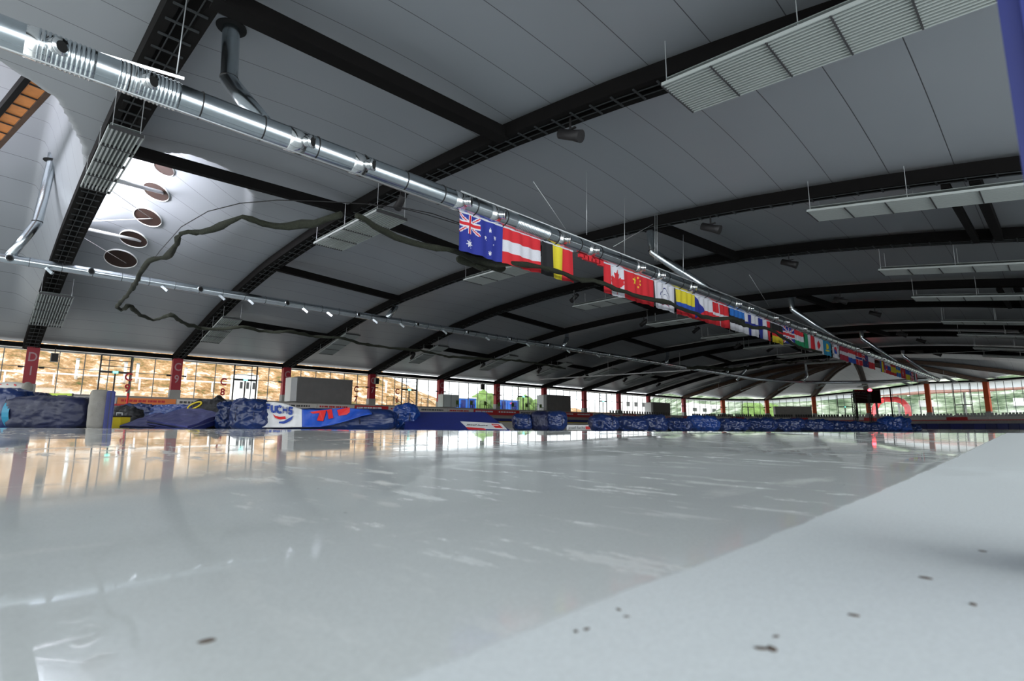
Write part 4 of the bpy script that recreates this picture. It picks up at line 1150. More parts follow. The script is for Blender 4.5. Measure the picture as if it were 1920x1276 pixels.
cab(1232, 400, 1232, 490, 14.6, 'second thin vertical wire beside the second drop duct')
cab(1281, 440, 1281, 520, 14.6, 'thin vertical wire above the Colombian flag')
cab(1150, 462, 1224, 420, 14.8, 'thin slanted wire from the duct up to arch C8')
cab(1405, 515, 1442, 574, 14.2, 'thin diagonal wire meeting the duct above the Finnish flag')
cab(1780, 655, 1785, 712, 18, 'thin vertical wire near the far right end of the duct')
cab(350, 0, 331, 138, 14.4, 'thin vertical wire at upper left beside the first arch')
# long rail across far end
wirepx([(1470, 678), (1620, 668), (1760, 662), (1920, 654)], 9.3, 'long thin rope crossing the far end behind the last flags', .03, 'wire')

# ---------------------------------------------------------------- round openings in the daylight funnel, struts
holes = []
HP = [(309, 314), (294, 358), (278, 406), (251, 447), (227, 484)]
for i, (x, y) in enumerate(HP):
    loc, nn, r = hit(x, y)
    R_ = basis(nn)
    rad = loc.length * [.0145, .0185, .019, .0185, .021][i]
    t = thing('membrane_opening', f'oval brown opening in the white daylight funnel, {["topmost, cut by the funnel edge","second from the top","third from the top","fourth from the top","lowest and darkest"][i]}', 'opening', loc, 0, 'brown oval openings', world=True)
    # orient the ellipse: long axis along the hall width
    ax = Vector((0, 1, .18)); ax = (ax - nn * ax.dot(nn)).normalized(); bx = nn.cross(ax).normalized()
    def el(k, s, o): a = 2 * PI * k / 40; return loc + nn * o + ax * math.cos(a) * rad * 1.15 * s + bx * math.sin(a) * rad * .95 * s
    def onsurf(k, s_, o):
        q = el(k, s_, 0); h_, n_, ix, dd = BV.ray_cast(q + nn * 1.2, -nn, 3.0)
        return (h_ + nn * o) if h_ else q + nn * o
    b = B(); rings_ = [[b.verts.new(onsurf(k, q / 8, .05)) for k in range(40)] for q in range(1, 9)]
    b.faces.new(rings_[0])
    for p_, q_ in zip(rings_, rings_[1:]):
        for k in range(40): b.faces.new((p_[k], p_[(k + 1) % 40], q_[(k + 1) % 40], q_[k]))
    new('wood_backing', b, M['woodhole'], t)
    b = B()
    vs_ = [[b.verts.new(onsurf(k, s, o)) for k in range(40)] for s, o in ((.98, .05), (1.0, .10), (1.025, .09), (1.03, .0))]
    for p_, q_ in zip(vs_, vs_[1:]):
        for k in range(40): b.faces.new((p_[k], p_[(k + 1) % 40], q_[(k + 1) % 40], q_[k]))
    new('rim', b, M['white'], t)
    holes.append(loc)
for i, (x0, y0, hx, hy, rr, l) in enumerate(((218, 338, 305, 361, .11, 'white tubular strut reaching the second oval opening'), (153, 427, 264, 451, .11, 'white tubular strut reaching the fourth oval opening'), (203, 353, 283, 409, .02, 'thin steel rod to the third oval opening from above'), (155, 415, 290, 409, .02, 'thin steel rod running level to the third oval opening'), (148, 440, 240, 495, .02, 'thin steel rod to the lowest oval opening'))):
    e, nn, r = hit(hx, hy); a = atX(x0, y0, 3.75)
    b = B(); tube(b, [a, e], rr, 12); tag(new('roof_strut', b, M['pole'], smooth=True), l, 'strut', 'struts in the daylight funnel')
# brown beam in the far left funnel
a, n1_, _ = hit(0, 245); b_, n2_, _ = hit(62, 160)
pa_ = atZ(-40, 285, 15.2); pb_ = atZ(68, 160, 15.2)
t = thing('timber_beam', 'brown timber beam crossing the upper left daylight funnel', 'beam', pa_, 0, world=True)
b = B(); d = (pb_ - pa_); 
pa2 = pa_ - d * .2; pb2 = pb_ + d * .15
s = d.cross(UPZ).normalized()
bar(b, pa2, pb2, .6, .3); new('web', b, M['orange'], t)
b = B(); bar(b, pa2 + s * .42, pb2 + s * .42, .22, .4); new('flange', b, M['truss'], t)
b = B(); bar(b, pa2 - s * .42, pb2 - s * .42, .22, .4); new('flange', b, M['wood'], t)
b = B()
for q in range(12):
    c = pa2.lerp(pb2, q / 11) - Vector((0, 0, .2)); bar(b, c - s * .3, c + s * .3, .08, .04)
new('cable_hook', b, M['black'], t)

# ---------------------------------------------------------------- video screen, gantry, signal light
D = 88
o0 = lat(1603, D); t = thing('truss_gantry', 'steel truss gantry standing in front of the dark video screen', 'gantry', (o0.x, o0.y, 0), math.atan2(RT.y, RT.x))
w = (1635 - 1603) / F * D; ht = atD(1603, 738, D).z
def tower(b, x, h, s=.34):
    for dx in (-s / 2, s / 2):
        for dy in (-s / 2, s / 2): bar(b, (x + dx, dy, 0), (x + dx, dy, h), .06, .06)
    z = 0; q = 0
    while z < h - .4:
        bar(b, (x - s / 2, -s / 2, z), (x + s / 2, -s / 2, z + .4), .04, .04); bar(b, (x + s / 2, s / 2, z), (x - s / 2, s / 2, z + .4), .04, .04); z += .4
for xx in (0.2, w): b = B(); tower(b, xx, ht); new('tower', b, M['tray'], t)
b = B(); bar(b, (0, 0, ht), (w + .3, 0, ht - .3), .3, .1); bar(b, (0, 0, ht - .45), (w + .3, 0, ht - .75), .3, .1); new('cross_truss', b, M['tray'], t)
b = B()
for q in range(5): tube(b, [(.2 + q * .45, -.3, ht + .25), (.2 + q * .45, -.6, ht + .05)], .16, 10)
new('spotlight', b, M['black'], t)
b = B(); box(b, (.35, -.3, ht * .45), (.25, .25, 1.6)); new('hanging_cable', b, M['black'], t)
D = 92; o0 = lat(1607, D); t = thing('video_screen', 'large dark video screen above the far ice edge', 'screen', (o0.x, o0.y, 0), math.atan2(RT.y, RT.x))
w = 47 / F * D; zt = atD(1607, 731, D).z; zb = atD(1607, 755, D).z
b = B(); box(b, (w / 2, 0, (zt + zb) / 2), (w, .35, zt - zb)); new('display', b, M['screen'], t)
b = B()
for e in ((0, zt, w, zt), (0, zb, w, zb), (0, zb, 0, zt), (w, zb, w, zt)): bar(b, (e[0], -.05, e[1]), (e[2], -.05, e[3]), .45, .12)
new('bezel', b, M['black'], t)
for xx in (w * .1, w * .9): b = B(); bar(b, (xx, .3, 0), (xx, .3, zb), .25, .25); new('post', b, M['fgrey'], t)
p = atD(1631, 731, 90); t = thing('signal_lamp', 'glowing red signal light on top of the video screen', 'lamp', p)
b = B(); bmesh.ops.create_uvsphere(b, u_segments=20, v_segments=12, radius=.3, matrix=Matrix.Diagonal((1, 1, .8, 1))); new('lens', b, M['redlamp'], t)
b = B(); tube(b, [(0, 0, -.45), (0, 0, -.2)], .2, 12); new('mount', b, M['black'], t)
t = thing('dark_pole', 'thin dark pole standing right of the video screen', 'pole', (lat(1676, 92).x, lat(1676, 92).y, 0))
b = B(); tube(b, [(0, 0, 0), (0, 0, atD(1674, 727, 92).z)], .1, 8); new('shaft', b, M['truss'], t); b = B(); box(b, (0, 0, .05), (.5, .5, .1)); new('foot', b, M['black'], t)

# ---------------------------------------------------------------- bundles of mats on the ice
def crumple(bm, amp, sc, seed, fl=0):
    for v in bm.verts:
        q = v.co * sc + Vector((seed * 3.7, seed * 1.3, 0))
        n_ = .8 * noise.noise(q) + .5 * noise.noise(q * 2.3) + .6 * (.5 - 2.2 * abs(noise.noise(q * 2.1 + Vector((5, 0, 0))))) + .35 * (.5 - 2.4 * abs(noise.noise(q * 4.7)))
        nrm = v.normal
        v.co += nrm * amp * n_
        if v.co.z < fl: v.co.z = fl
def lump(w, d, h, seed, amp=.07, sq=4.0, sub=5, sc=2.4):
    """closed superellipsoid-like body resting on z=0"""
    b = B(); bmesh.ops.create_icosphere(b, subdivisions=sub, radius=1)
    for v in b.verts:
        c = v.co; m_ = (abs(c.x) ** sq + abs(c.y) ** sq + abs(c.z) ** sq) ** (1 / sq); c = c / m_
        v.co = Vector((c.x * w / 2, c.y * d / 2, c.z * h / 2 + h / 2))
    b.normal_update(); crumple(b, amp, sc, seed)
    return b
def bundle(x0, x1, yt, D, label, m='tarp', seed=1, amp=.07, sq=4.5, d=.8, name='tarp_bundle', cat='bundle', straps=True, group='blue tarpaulin bundles on the ice'):
    p = lat((x0 + x1) / 2, D); w = (x1 - x0) / F * D; h = atD((x0 + x1) / 2, yt, D).z
    t = thing(name, label, cat, (p.x, p.y, 0), math.atan2(RT.y, RT.x), group)
    new('cover', lump(w * .98, d, h, seed, amp, sq), M[m], t, smooth=True)
    if straps:
        for fx in (-.22, .25):
            b = B(); q = [Vector((fx * w, math.cos(a) * (d / 2 + .01), h / 2 + math.sin(a) * (h / 2 + .0))) for a in [2 * PI * k / 16 for k in range(17)]]
            tube(b, q, .015, 5, cap=False); new('tie_cord', b, M['navy'], t)
    return t, w, h, d
D0 = 17.5
# far left
bundle(-40, 46, 728, D0, 'crumpled dark blue tarpaulin bundle at the far left edge of the ice', 'tarp', 3, .06)
p = lat(10, D0 + 1); t = thing('patterned_cushion', 'cream rolled banner with red print lying on top of the far left bundle', 'cushion', (p.x, p.y, atD(10, 733, D0 + 1).z), math.atan2(RT.y, RT.x))
b = B(); bmesh.ops.create_uvsphere(b, u_segments=24, v_segments=14, radius=1, matrix=Matrix.Translation((0, 0, .12)) @ Matrix.Diagonal((.62, .3, .2, 1))); new('roll', b, M['ad_white'], t, smooth=True)
b = B(); 
for q in range(4): box(b, (-.35 + q * .22, -.27 + abs(q - 1.5) * .03, .16), (.08, .03, .12), Matrix.Rotation(.5, 3, 'Y'))
new('print', b, M['ad_red'], t)
b = B(); bmesh.ops.create_uvsphere(b, u_segments=16, v_segments=10, radius=.2, matrix=Matrix.Translation((.55, 0, .12)) @ Matrix.Diagonal((.5, 1, 1, 1))); new('end_cap', b, M['foam'], t, smooth=True)
t, w, h, d = bundle(20, 170, 743, D0, 'long navy wrapped mat roll with cyan strap beside a grey foam block', 'navy', 5, .05, 5, d=1.0, name='mat_roll', cat='mat roll', straps=False)
b = B(); 
for fx, ww in ((-.40, .22),):
    q = [Vector((fx * w, math.cos(a) * (d / 2 + .03), h / 2 + math.sin(a) * (h / 2 + .03))) for a in [2 * PI * k / 24 for k in range(25)]]
    vs_ = [[b.verts.new(p_ + Vector((s_, 0, 0))) for p_ in q] for s_ in (-ww / 2, ww / 2)]
    for k in range(24): b.faces.new((vs_[0][k], vs_[0][k + 1], vs_[1][k + 1], vs_[1][k]))
new('cyan_strap', b, M['cyan'], t)
p = lat(180, D0); w = 30 / F * D0; h = atD(180, 731, D0).z
t = thing('foam_block', 'upright grey foam block with rounded top, left of the blue slab', 'foam block', (p.x, p.y, 0), math.atan2(-p.x, p.y))
new('foam', lump(w, 1.1, h, 9, .015, 7, 4), M['foam'], t, smooth=True)
b = B(); box(b, (0, 0, .03), (w * .8, .9, .06)); new('base', b, M['concrete_dk'], t)
p = lat(201, D0 - .2); w = 13 / F * D0; h = atD(201, 734, D0).z
t = thing('safety_mat', 'upright violet blue slab mat beside the grey foam block', 'mat', (p.x, p.y, 0), math.atan2(-p.x, p.y))
b = B(); box(b, (0, 0, h / 2), (w, 1.0, h)); bmesh.ops.bevel(b, geom=b.edges[:], offset=.03, segments=3, affect='EDGES'); new('cover', b, M['padblue'], t)
b = B(); box(b, (0, -.61, h * .5), (.03, .02, h * .9)); new('seam', b, M['navy'], t)
# lime banner behind
p = lat(106, 26); t = thing('lime_banner', 'small lime yellow banner showing above the navy roll', 'banner', (p.x, p.y, 0), math.atan2(RT.y, RT.x))
zt = atD(106, 737, 26).z; w = 44 / F * 26
b = B(); box(b, (0, 0, zt - .35), (w, .05, .7)); new('cloth', b, M['lime'], t)
b = B(); box(b, (.1, -.03, zt - .12), (w * .4, .02, .08)); new('print', b, M['greyprint'], t)
for s_ in (-1, 1): b = B(); bar(b, (s_ * w / 2, 0, 0), (s_ * w / 2, 0, zt), .05, .05); new('post', b, M['black'], t)
bundle(46, 90, 736, 24, 'dark tarpaulin bundle behind the navy roll at left', 'navy', 12, .09, 3, straps=False)
# middle left clutter
bundle(208, 262, 762, 24, 'dark crumpled bag heap behind the yellow box', 'blackbag', 14, .1, 3, straps=False, name='black_bag', cat='bag', group=None)
bundle(212, 300, 757, 28, 'crumpled blue sheet heap far behind the yellow box', 'tarp', 15, .1, 3, straps=False)
bundle(275, 372, 758, 28, 'crumpled teal blue sheet behind the violet mats', 'tarp2', 16, .08, 3, straps=False)
p = lat(221, 19.5); w = 26 / F * 19.5; h = atD(221, 780, 19.5).z
t = thing('yellow_box', 'bright yellow box standing right of the blue slab', 'box', (p.x, p.y, 0), math.atan2(RT.y, RT.x))
b = B(); box(b, (0, 0, h / 2), (w, .5, h - .04)); bmesh.ops.bevel(b, geom=b.edges[:], offset=.02, segments=2, affect='EDGES'); new('body', b, M['yellow'], t)
b = B(); box(b, (0, 0, h + .0), (w * 1.04, .54, .05)); new('lid', b, M['black'], t); b = B(); tube(b, [(-.1, 0, h + .02), (-.1, 0, h + .12), (.1, 0, h + .12), (.1, 0, h + .02)], .02, 6); new('handle', b, M['white'], t)
p = lat(233, 30); zt = atD(233, 737, 30).z; t = thing('red_pole', 'thin red marker pole behind the yellow box', 'pole', (p.x, p.y, 0))
b = B(); tube(b, [(0, 0, 0), (0, 0, zt)], .05, 8); new('shaft', b, M['bannerred'], t); b = B(); tube(b, [(0, 0, 0), (0, 0, .08)], .25, 16); new('foot', b, M['black'], t)
# flat mats (slabs leaning)
def slab(pts, D, th, label, m, seed, name='safety_mat', cat='mat', dl=(0, 0)):
    """pts: outline in the picture, each with its own distance"""
    P_ = [atD(x, y, DD) for x, y, DD in pts]
    for q in P_:
        if q.z < .02: q.z = .02
    c = sum(P_, Vector()) / len(P_); c.z = 0
    t = thing(name, label, cat, c, 0, 'loose mats on the ice'); n = 14
    b = B(); a, b2, c2, d2 = [q - c for q in P_]
    top = [[a.lerp(b2, i / n).lerp(d2.lerp(c2, i / n), j / n) for j in range(n + 1)] for i in range(n + 1)]
    nrm = (b2 - a).cross(d2 - a).normalized(); nrm = nrm if nrm.z > 0 else -nrm
    V1 = [[b.verts.new(top[i][j] + nrm * (.04 * noise.noise(Vector((i * .4, j * .4, seed))))) for j in range(n + 1)] for i in range(n + 1)]
    V2 = [[b.verts.new(top[i][j] - nrm * th) for j in range(n + 1)] for i in range(n + 1)]
    for i in range(n):
        for j in range(n):
            b.faces.new((V1[i][j], V1[i][j + 1], V1[i + 1][j + 1], V1[i + 1][j])); b.faces.new((V2[i][j], V2[i + 1][j], V2[i + 1][j + 1], V2[i][j + 1]))
    for k in range(n):
        b.faces.new((V1[k][0], V1[k + 1][0], V2[k + 1][0], V2[k][0])); b.faces.new((V1[k][n], V2[k][n], V2[k + 1][n], V1[k + 1][n]))
        b.faces.new((V1[0][k], V2[0][k], V2[0][k + 1], V1[0][k + 1])); b.faces.new((V1[n][k], V1[n][k + 1], V2[n][k + 1], V2[n][k]))
    for v in b.verts:
        if v.co.z < .0: v.co.z = 0
    new('cover', b, M[m], t)
    b = B()
    edge = [top[i][0] - nrm * th * .5 for i in range(n + 1)]; tube(b, edge, .03, 6); new('piping', b, M['navy'], t)
    return t
slab([(225, 797, 18.5), (300, 799, 18.6), (322, 776, 21), (292, 773, 21)], 18, .08, 'small pale violet flat mat lying left of the larger mat', 'purple', 1)
slab([(276, 786, 18.6), (352, 799, 18), (418, 774, 20), (350, 762, 21.5)], 18, .16, 'large violet blue mat folded over, lying left of the crumpled blue roll', 'purple', 2)
slab([(290, 801, 18.2), (360, 803, 17.9), (425, 782, 20), (330, 780, 21.5)], 18, .14, 'darker blue mat under the large violet mat', 'padnavy', 3)
bundle(362, 420, 748, 21.5, 'black sports bag with yellow strap behind the violet mat', 'blackbag', 18, .05, 4, name='black_bag', cat='bag', straps=False, group=None)
bpy.data.objects  # yellow strap belongs to the black bag
tb = [o for o in bpy.data.objects if o.name.startswith('black_bag')][-1]
b = B(); q = [Vector((-.38 + .16 * math.cos(a) * 1.6, -.42, .9 + .10 * math.sin(a) + .1 * math.cos(a))) for a in [2 * PI * k / 20 for k in range(21)]]
tube(b, q, .03, 6, cap=False); new('yellow_strap', b, M['yellow'], tb)
bundle(393, 418, 740, 23, 'small black crumpled cloth perched behind the black bag', 'blackbag', 22, .08, 2.2, name='black_cloth', cat='cloth', straps=False, group=None)
bundle(408, 440, 753, 19.5, 'dark blue crumpled tarp end left of the blue roll', 'tarp', 24, .09, 3, straps=False)
bundle(432, 502, 749, D0 + .5, 'thick crumpled blue tarpaulin roll left of the white FUCHS banner', 'tarp', 27, .07, 4)
# FUCHS banner draped over a low wrapped mat
bundle(495, 742, 766, D0 + 1.2, 'long low blue wrapped mat under the blue and white banner', 'tarp', 29, .05, 5, d=.9)
def drape(name, top, bot, D, thick, label, m, n=40):
    c = lat((top[0][0] + top[-1][0]) / 2, D); t = thing(name, label, 'banner', (c.x, c.y, 0), math.atan2(RT.y, RT.x))
    R_ = Matrix.Rotation(-math.atan2(RT.y, RT.x), 3, 'Z'); b = B(); x0, x1 = top[0][0], top[-1][0]; G = []
    for i in range(n + 1):
        x = lerp(x0, x1, i / n); yt = interp(x, top); yb = interp(x, bot); row = []
        for j in range(13):
            f_ = j / 12; P_ = atD(x, lerp(yt, yb, f_), D - .30 * f_ - .06 * math.sin(x * .09 + f_ * 4) - .02 * math.sin(x * .31)); P_.z = max(P_.z, .015)
            row.append(R_ @ (P_ - Vector((c.x, c.y, 0))))
        G.append(row)
    V1 = [[b.verts.new(q) for q in r] for r in G]; V2 = [[b.verts.new(q + Vector((0, .02, 0))) for q in r] for r in G]
    for i in range(n):
        for j in range(12):
            b.faces.new((V1[i][j], V1[i][j + 1], V1[i + 1][j + 1], V1[i + 1][j])); b.faces.new((V2[i][j], V2[i + 1][j], V2[i + 1][j + 1], V2[i][j + 1]))
    for k_ in (0, 12):
        for i in range(n): b.faces.new((V1[i][k_], V1[i + 1][k_], V2[i + 1][k_], V2[i][k_]))
    for k_ in (0, n):
        for j in range(12): b.faces.new((V1[k_][j], V1[k_][j + 1], V2[k_][j + 1], V2[k_][j]))
    new('cloth', b, M[m], t, smooth=True)
    def onb(x, y, o=.035):
        yt = interp(x, top); yb = interp(x, bot); f_ = (y - yt) / (yb - yt)
        P_ = atD(x, y, D - .30 * f_ - .06 * math.sin(x * .09 + f_ * 4) - .02 * math.sin(x * .31) - o); return R_ @ (P_ - Vector((c.x, c.y, 0)))
    return t, onb
DB = D0 + .55
tp = [(490, 753), (520, 753), (540, 755), (570, 765)]
tw, onb = drape('advert_banner', [(490, 753), (515, 753), (535, 757), (566, 767)], [(500, 801), (530, 801), (574, 800)], DB, .02, 'white banner reading FUCHS with red and blue swoosh, draped over wrapped mats', 'bannerwhite')
def poly_on(name, px, onb, t, m, o=.035):
    b = B(); V1 = [b.verts.new(onb(x, y, o)) for x, y in px]; V2 = [b.verts.new(onb(x, y, o - .012)) for x, y in px]; n_ = len(px)
    b.faces.new(V1); b.faces.new(V2[::-1])
    for i in range(n_): b.faces.new((V1[i], V1[(i + 1) % n_], V2[(i + 1) % n_], V2[i]))
    new(name, b, M[m], t)
def letters(onb, t, word, x, y, w, h, m, slant=.0, skew=0, o=.04):
    """block letters made of strokes laid on the cloth; slant = y change per px of x"""
    G = {'F': [(0, 0, 0, 1), (0, 0, 1, 0), (0, .48, .8, .48)], 'U': [(0, 0, 0, .85), (0, .85, .3, 1), (.3, 1, .7, 1), (.7, 1, 1, .85), (1, .85, 1, 0)], 'C': [(1, .12, .7, 0), (.7, 0, .3, 0), (.3, 0, 0, .2), (0, .2, 0, .8), (0, .8, .3, 1), (.3, 1, .7, 1), (.7, 1, 1, .88)],
         'H': [(0, 0, 0, 1), (1, 0, 1, 1), (0, .5, 1, .5)], 'S': [(1, .1, .6, 0), (.6, 0, .1, .08), (.1, .08, .05, .4), (.05, .4, .9, .6), (.9, .6, .9, .9), (.9, .9, .4, 1), (.4, 1, 0, .9)], 'I': [(.5, 0, .5, 1)], 'T': [(0, 0, 1, 0), (.5, 0, .5, 1)], 'N': [(0, 1, 0, 0), (0, 0, 1, 1), (1, 1, 1, 0)]}
    for k, ch in enumerate(word):
        b = B(); cx = x + k * w * 1.4
        for a in G[ch]:
            def pt(u, v): X = cx + u * w + v * skew; return onb(X, y + v * h + slant * (X - x), o)
            bar(b, pt(a[0], a[1]), pt(a[2], a[3]), .012, .075)
        new('letter', b, M[m], t)
letters(onb, tw, 'FUCHS', 499, 758, 7.5, 12, 'fuchsblue', .12)
poly_on('red_swoosh', [(511, 775), (516, 779), (524, 781), (535, 780), (536, 785), (525, 786), (516, 783)], onb, tw, 'bannerred')
poly_on('blue_swoosh', [(523, 790), (532, 789), (541, 785), (550, 779), (547, 786), (540, 791), (532, 794), (523, 793)], onb, tw, 'fuchsblue')
tb_, onb2 = drape('advert_banner', [(566, 767), (600, 768), (640, 764), (670, 766), (690, 767), (697, 773)], [(574, 800), (600, 800), (620, 797), (650, 789), (680, 779), (697, 776)], DB, .02, 'royal blue banner with slanted red block letters, right of the white FUCHS banner', 'bannerblue')
for k, px in enumerate(([(581, 772), (600, 769), (612, 768), (606, 789), (594, 788), (599, 774), (586, 775)], [(612, 768), (622, 766), (625, 783), (616, 785), (614, 772)], [(632, 768), (656, 763), (656, 772), (650, 777), (635, 779)][:5])):
    poly_on('red_letter', px, onb2, tb_, 'bannerred')
# red boards behind banner
bundle(738, 783, 757, D0 + 2, 'upright crumpled bright blue tarpaulin bundle right of the banner', 'tarp2', 33, .08, 3.5)
# long slanted pad with sponsor patch
p = lat(775, 19); PT = [atD(762, 772, 20.2), atD(905, 772, 20.2), atD(956, 806, 18.2), atD(758, 806, 18.2)]
c = lat(855, 19.2); t = thing('safety_pad', 'long smooth blue wedge shaped pad with a white and red josef fuchs patch', 'pad', (c.x, c.y, 0), math.atan2(RT.y, RT.x))
R_ = Matrix.Rotation(-math.atan2(RT.y, RT.x), 3, 'Z')
loc = [R_ @ (q - Vector((c.x, c.y, 0))) for q in PT]
for q in loc: q.z = max(q.z, .02)
b = B(); V1 = [b.verts.new(q) for q in loc]; V2 = [b.verts.new(q) for q in (loc[0] + Vector((0, .25, 0)), loc[1] + Vector((.1, .25, 0)), Vector((loc[2].x, loc[1].y + .6, 0)), Vector((loc[3].x, loc[0].y + .6, 0)))]
V3 = [b.verts.new(Vector((q.x, q.y, 0))) for q in (loc[2], loc[3])]
b.faces.new(V1); b.faces.new((V1[0], V1[1], V2[1], V2[0])); b.faces.new((V2[0], V2[1], V2[2], V2[3])); b.faces.new((V1[1], V1[2], V3[0], V2[2], V2[1])); b.faces.new((V1[0], V2[0], V2[3], V3[1], V1[3])); b.faces.new((V1[3], V1[2], V3[0], V3[1])); b.faces.new((V3[0], V3[1], V2[3], V2[2]))
new('cover', b, M['padblue'], t)
nrm = (loc[1] - loc[0]).cross(loc[3] - loc[0]).normalized(); nrm = nrm if nrm.y < 0 else -nrm
def onpad(x, y, o=.03):
    r_ = ray(x, y); pl = PT[0]; nW = R_.inverted() @ nrm; s_ = (pl - CAM).dot(nW) / r_.dot(nW); return (R_ @ (CAM + r_ * s_ - Vector((c.x, c.y, 0)))) + nrm * o
def padpoly(name, px, m, o=.012):
    b = B(); V1 = [b.verts.new(onpad(x, y, o)) for x, y in px]; V2 = [b.verts.new(onpad(x, y, .0)) for x, y in px]; b.faces.new(V1); n_ = len(px)
    b.faces.new(V2[::-1]); [b.faces.new((V1[i], V1[(i + 1) % n_], V2[(i + 1) % n_], V2[i])) for i in range(n_)]; new(name, b, M[m], t)
padpoly('sponsor_patch', [(863, 790), (940, 794), (951, 805), (876, 802)], 'bannerwhite')
padpoly('red_strip', [(874, 801), (908, 803.5), (911, 805.5), (878, 804.5)], 'bannerred', .018)
padpoly('red_logo', [(921, 795), (935, 796), (943, 803), (929, 802.5)], 'bannerred', .018)
padpoly('logo_line', [(924, 797), (934, 797.5), (935, 798.5), (925, 798)], 'whiteprint', .024)
u_ = (onpad(915, 797) - onpad(873, 795)).normalized()
text('sponsor_text', 'josef fuchs', .17, M['greyprint'], t, onpad(895, 797.5, .02), u_, up=nrm.cross(u_) if nrm.cross(u_).z > 0 else -nrm.cross(u_), extrude=.004, sx=1.0)
# three part roll
for x0, x1, yt, m, sd, l in ((960, 1000, 775, 'tarp', 41, 'left drum of the three dark blue wrapped drums right of the wedge pad'), (994, 1032, 771, 'navy', 43, 'middle drum of the three dark blue wrapped drums, darkest one'), (1022, 1062, 770, 'tarp', 45, 'right rounded drum of the three dark blue wrapped drums')):
    bundle(x0, x1, yt, 21, l, m, sd, .05, 3.2, d=1.0)
p = lat(1085, 27); t = thing('advert_board', 'low white josef fuchs board between the three drums and the next bundles', 'board', (p.x, p.y, 0), math.atan2(RT.y, RT.x)); w = 44 / F * 27; h = atD(1085, 797, 27).z
b = B(); box(b, (0, 0, h / 2 + .02), (w, .08, h)); new('board', b, M['bannerwhite'], t)
text('sponsor_text', 'josef fuchs', .19, M['greyprint'], t, (-.1, -.05, h * .5), (1, 0, 0), extrude=.004); b = B(); box(b, (w * .38, -.05, h * .5), (.22, .02, h * .6)); new('red_logo', b, M['bannerred'], t)
names = ['just right of the white sponsor board', 'flat topped, second of the long row', 'with a raised right end', 'low and broad', 'with folds fanning to the left', 'wide, with a light sheen', 'rounded, mid row', 'tall peaked one mid row', 'flat, right of the peaked one', 'low, below the fourth radiating arch', 'low narrow one near the gantry', 'left of the gantry towers', 'between the gantry towers', 'tallest at the right end of the row']
rowb = [(1105, 1158, 778), (1150, 1212, 782), (1200, 1250, 778), (1244, 1294, 784), (1290, 1347, 780), (1340, 1405, 785), (1400, 1455, 784), (1450, 1505, 785), (1500, 1558, 787), (1550, 1583, 789), (1578, 1620, 791), (1614, 1656, 793), (1650, 1705, 782), (1700, 1722, 797)]
for j, (x0, x1, yt) in enumerate(rowb):
    D = lerp(22, 37, j / 13)
    bundle(x0, x1, yt, D, f'crumpled blue tarpaulin bundle, {names[j]}', 'tarp2' if j in (4, 12) else 'tarp', 50 + j * 3, .085 * (1 + j * .04), 3.4, d=1.0, straps=j % 3 == 0)
for j, x in enumerate((1212, 1226, 1331, 1358)):
    p = lat(x, 21.0); b = B(); bmesh.ops.create_icosphere(b, subdivisions=2, radius=.09)
    for v in b.verts: v.co *= 1 + .4 * noise.noise(v.co * 9 + Vector((j * 5, 0, 0))); v.co.z = max(0, v.co.z * .5)
    o = new('snow_lump', b, M['white'], smooth=True); o.location = (p.x, p.y, 0); tag(o, f'white ice scraping lump at the foot of the blue bundles, {ORD[j]} from left', 'ice lump', 'ice scrapings')

# grit on the ice
for j, (x, y, s) in enumerate(((388, 1207, .004), (1448, 1222, .0035), (1736, 1087, .004), (1427, 1221, .003), (1455, 1158 + 40, .002), (1825, 1137, .003), (1160, 1147, .002), (1602, 1158, .003), (1175, 1160, .0018), (1100, 1184, .002), (1080, 1188, .0018), (1843, 1036, .003))):
    p = ground(x, y); b = B(); bmesh.ops.create_icosphere(b, subdivisions=2, radius=s)
    for v in b.verts: v.co.x *= 1.7 + .5 * noise.noise(v.co * 300 + Vector((j, 0, 0))); v.co.z = v.co.z * .25 + s * .1
    o = new('grit_speck', b, M['debris']); o.location = p + Vector((0, 0, .0022)); o.rotation_euler = (0, 0, j * .7); tag(o, 'tiny brown grit speck lying on the pale ice in the foreground', 'grit', 'grit specks on the ice')

# ---------------------------------------------------------------- near blue padded post
e1 = atD(1893, 160, .62); hd = Vector((e1.x, e1.y, 0)).normalized(); sd_ = Vector((hd.y, -hd.x, 0))
t = thing('padded_post', 'out of focus dark blue padded post at the extreme right edge', 'post', (e1.x + sd_.x * .2, e1.y + sd_.y * .2, 0), math.atan2(sd_.y, sd_.x))
b = B(); box(b, (-.09, .1, 1.1), (.22, .2, 2.16)); bmesh.ops.bevel(b, geom=b.edges[:], offset=.02, segments=4, affect='EDGES'); new('pad_cover', b, M['padblue'], t)
b = B(); box(b, (-.09, .1, .01), (.2, .18, .02)); new('base', b, M['black'], t)

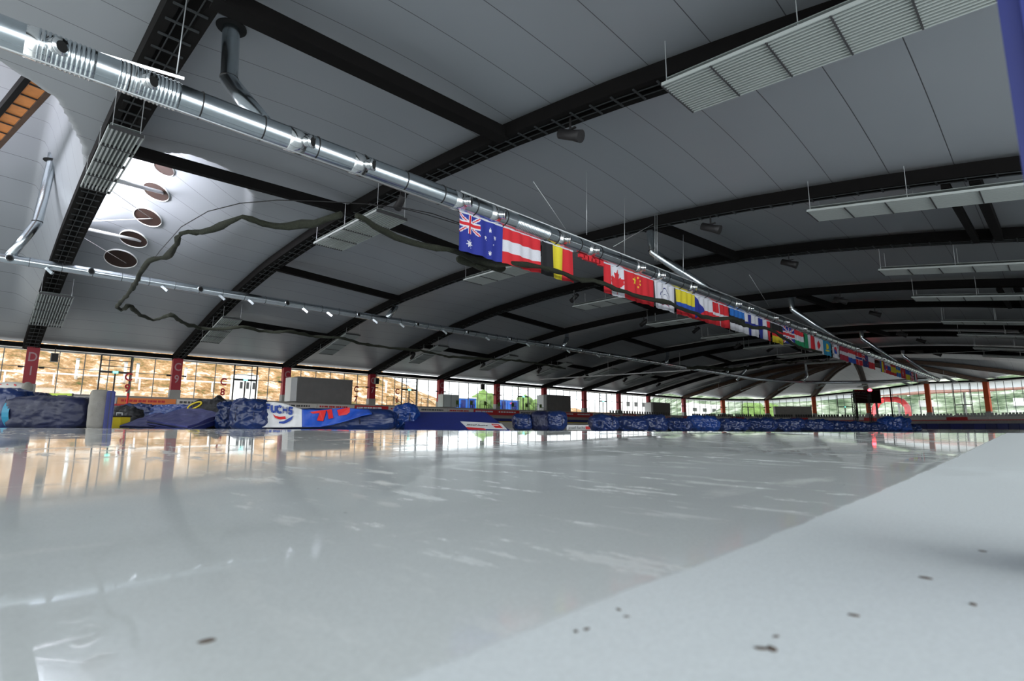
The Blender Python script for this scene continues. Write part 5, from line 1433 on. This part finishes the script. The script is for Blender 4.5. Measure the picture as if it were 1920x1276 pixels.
# ---------------------------------------------------------------- light
w = bpy.data.worlds.new('World'); S.world = w; w.use_nodes = True; nt = w.node_tree; bg = nt.nodes['Background']
sky = nt.nodes.new('ShaderNodeTexSky'); sky.sky_type = 'HOSEK_WILKIE'; sky.turbidity = 8; sky.sun_direction = (-.35, -.6, .75); sky.ground_albedo = .5
mx = nt.nodes.new('ShaderNodeMix'); mx.data_type = 'RGBA'; mx.inputs[0].default_value = .25
mx.inputs[6].default_value = (.92, .97, 1.0, 1); nt.links.new(sky.outputs[0], mx.inputs[7]); nt.links.new(mx.outputs[2], bg.inputs[0])
bg.inputs[1].default_value = 1.5
def sun(d, e, ang, col):
    l = bpy.data.lights.new('sun', 'SUN'); l.energy = e; l.angle = math.radians(ang); l.color = col
    o = bpy.data.objects.new('sun', l); COL.objects.link(o); o.rotation_euler = Vector(d).to_track_quat('-Z', 'Y').to_euler()
sun((.72, .42, -.56), 1.6, 3, (1, .95, .86))
def area(name, loc, d, sx, sy, e, col=(1, 1, 1)):
    l = bpy.data.lights.new(name, 'AREA'); l.shape = 'RECTANGLE'; l.size = sx; l.size_y = sy; l.energy = e; l.color = col
    o = bpy.data.objects.new(name, l); COL.objects.link(o); o.location = loc; o.rotation_euler = Vector(d).to_track_quat('-Z', 'Y').to_euler(); return o
# daylight entering the roof funnels
area('daylight_funnel', (3.75, 41, 13.9), (1, 0, .15), 17, 1.0, 950, (.93, .93, 1))
area('daylight_funnel', (-6.0, 38, 14.5), (1, 0, .35), 12, 1.5, 520, (.93, .93, 1))
area('daylight_near_fill', (55, -15.5, 5.2), (0, 1, -.12), 130, 4.5, 4200, (.93, .97, 1))  # added lamp standing in for unseen near windows, brightens ice and ceiling
# ---------------------------------------------------------------- camera
cd = bpy.data.cameras.new('camera'); cam = bpy.data.objects.new('camera', cd); COL.objects.link(cam)
Rm = Matrix((CR, CT, -CF)).transposed().to_4x4(); Rm.translation = CAM; cam.matrix_world = Rm
cd.sensor_width = 36; cd.lens = F / 1920 * 36; cd.clip_start = .02; cd.clip_end = 1000
cd.dof.use_dof = True; cd.dof.focus_distance = 20; cd.dof.aperture_fstop = 4.5
S.camera = cam
S.view_settings.view_transform = 'Standard'; S.view_settings.look = 'None'; S.view_settings.gamma = 1; S.view_settings.exposure = 1.48
S.view_settings.use_curve_mapping = False
S.cycles.use_denoising = True; S.cycles.use_adaptive_sampling = True; S.cycles.adaptive_threshold = 0.02; S.cycles.max_bounces = 7; S.cycles.diffuse_bounces = 4; S.cycles.glossy_bounces = 4; S.cycles.transparent_max_bounces = 10
S.cycles.sample_clamp_indirect = 6
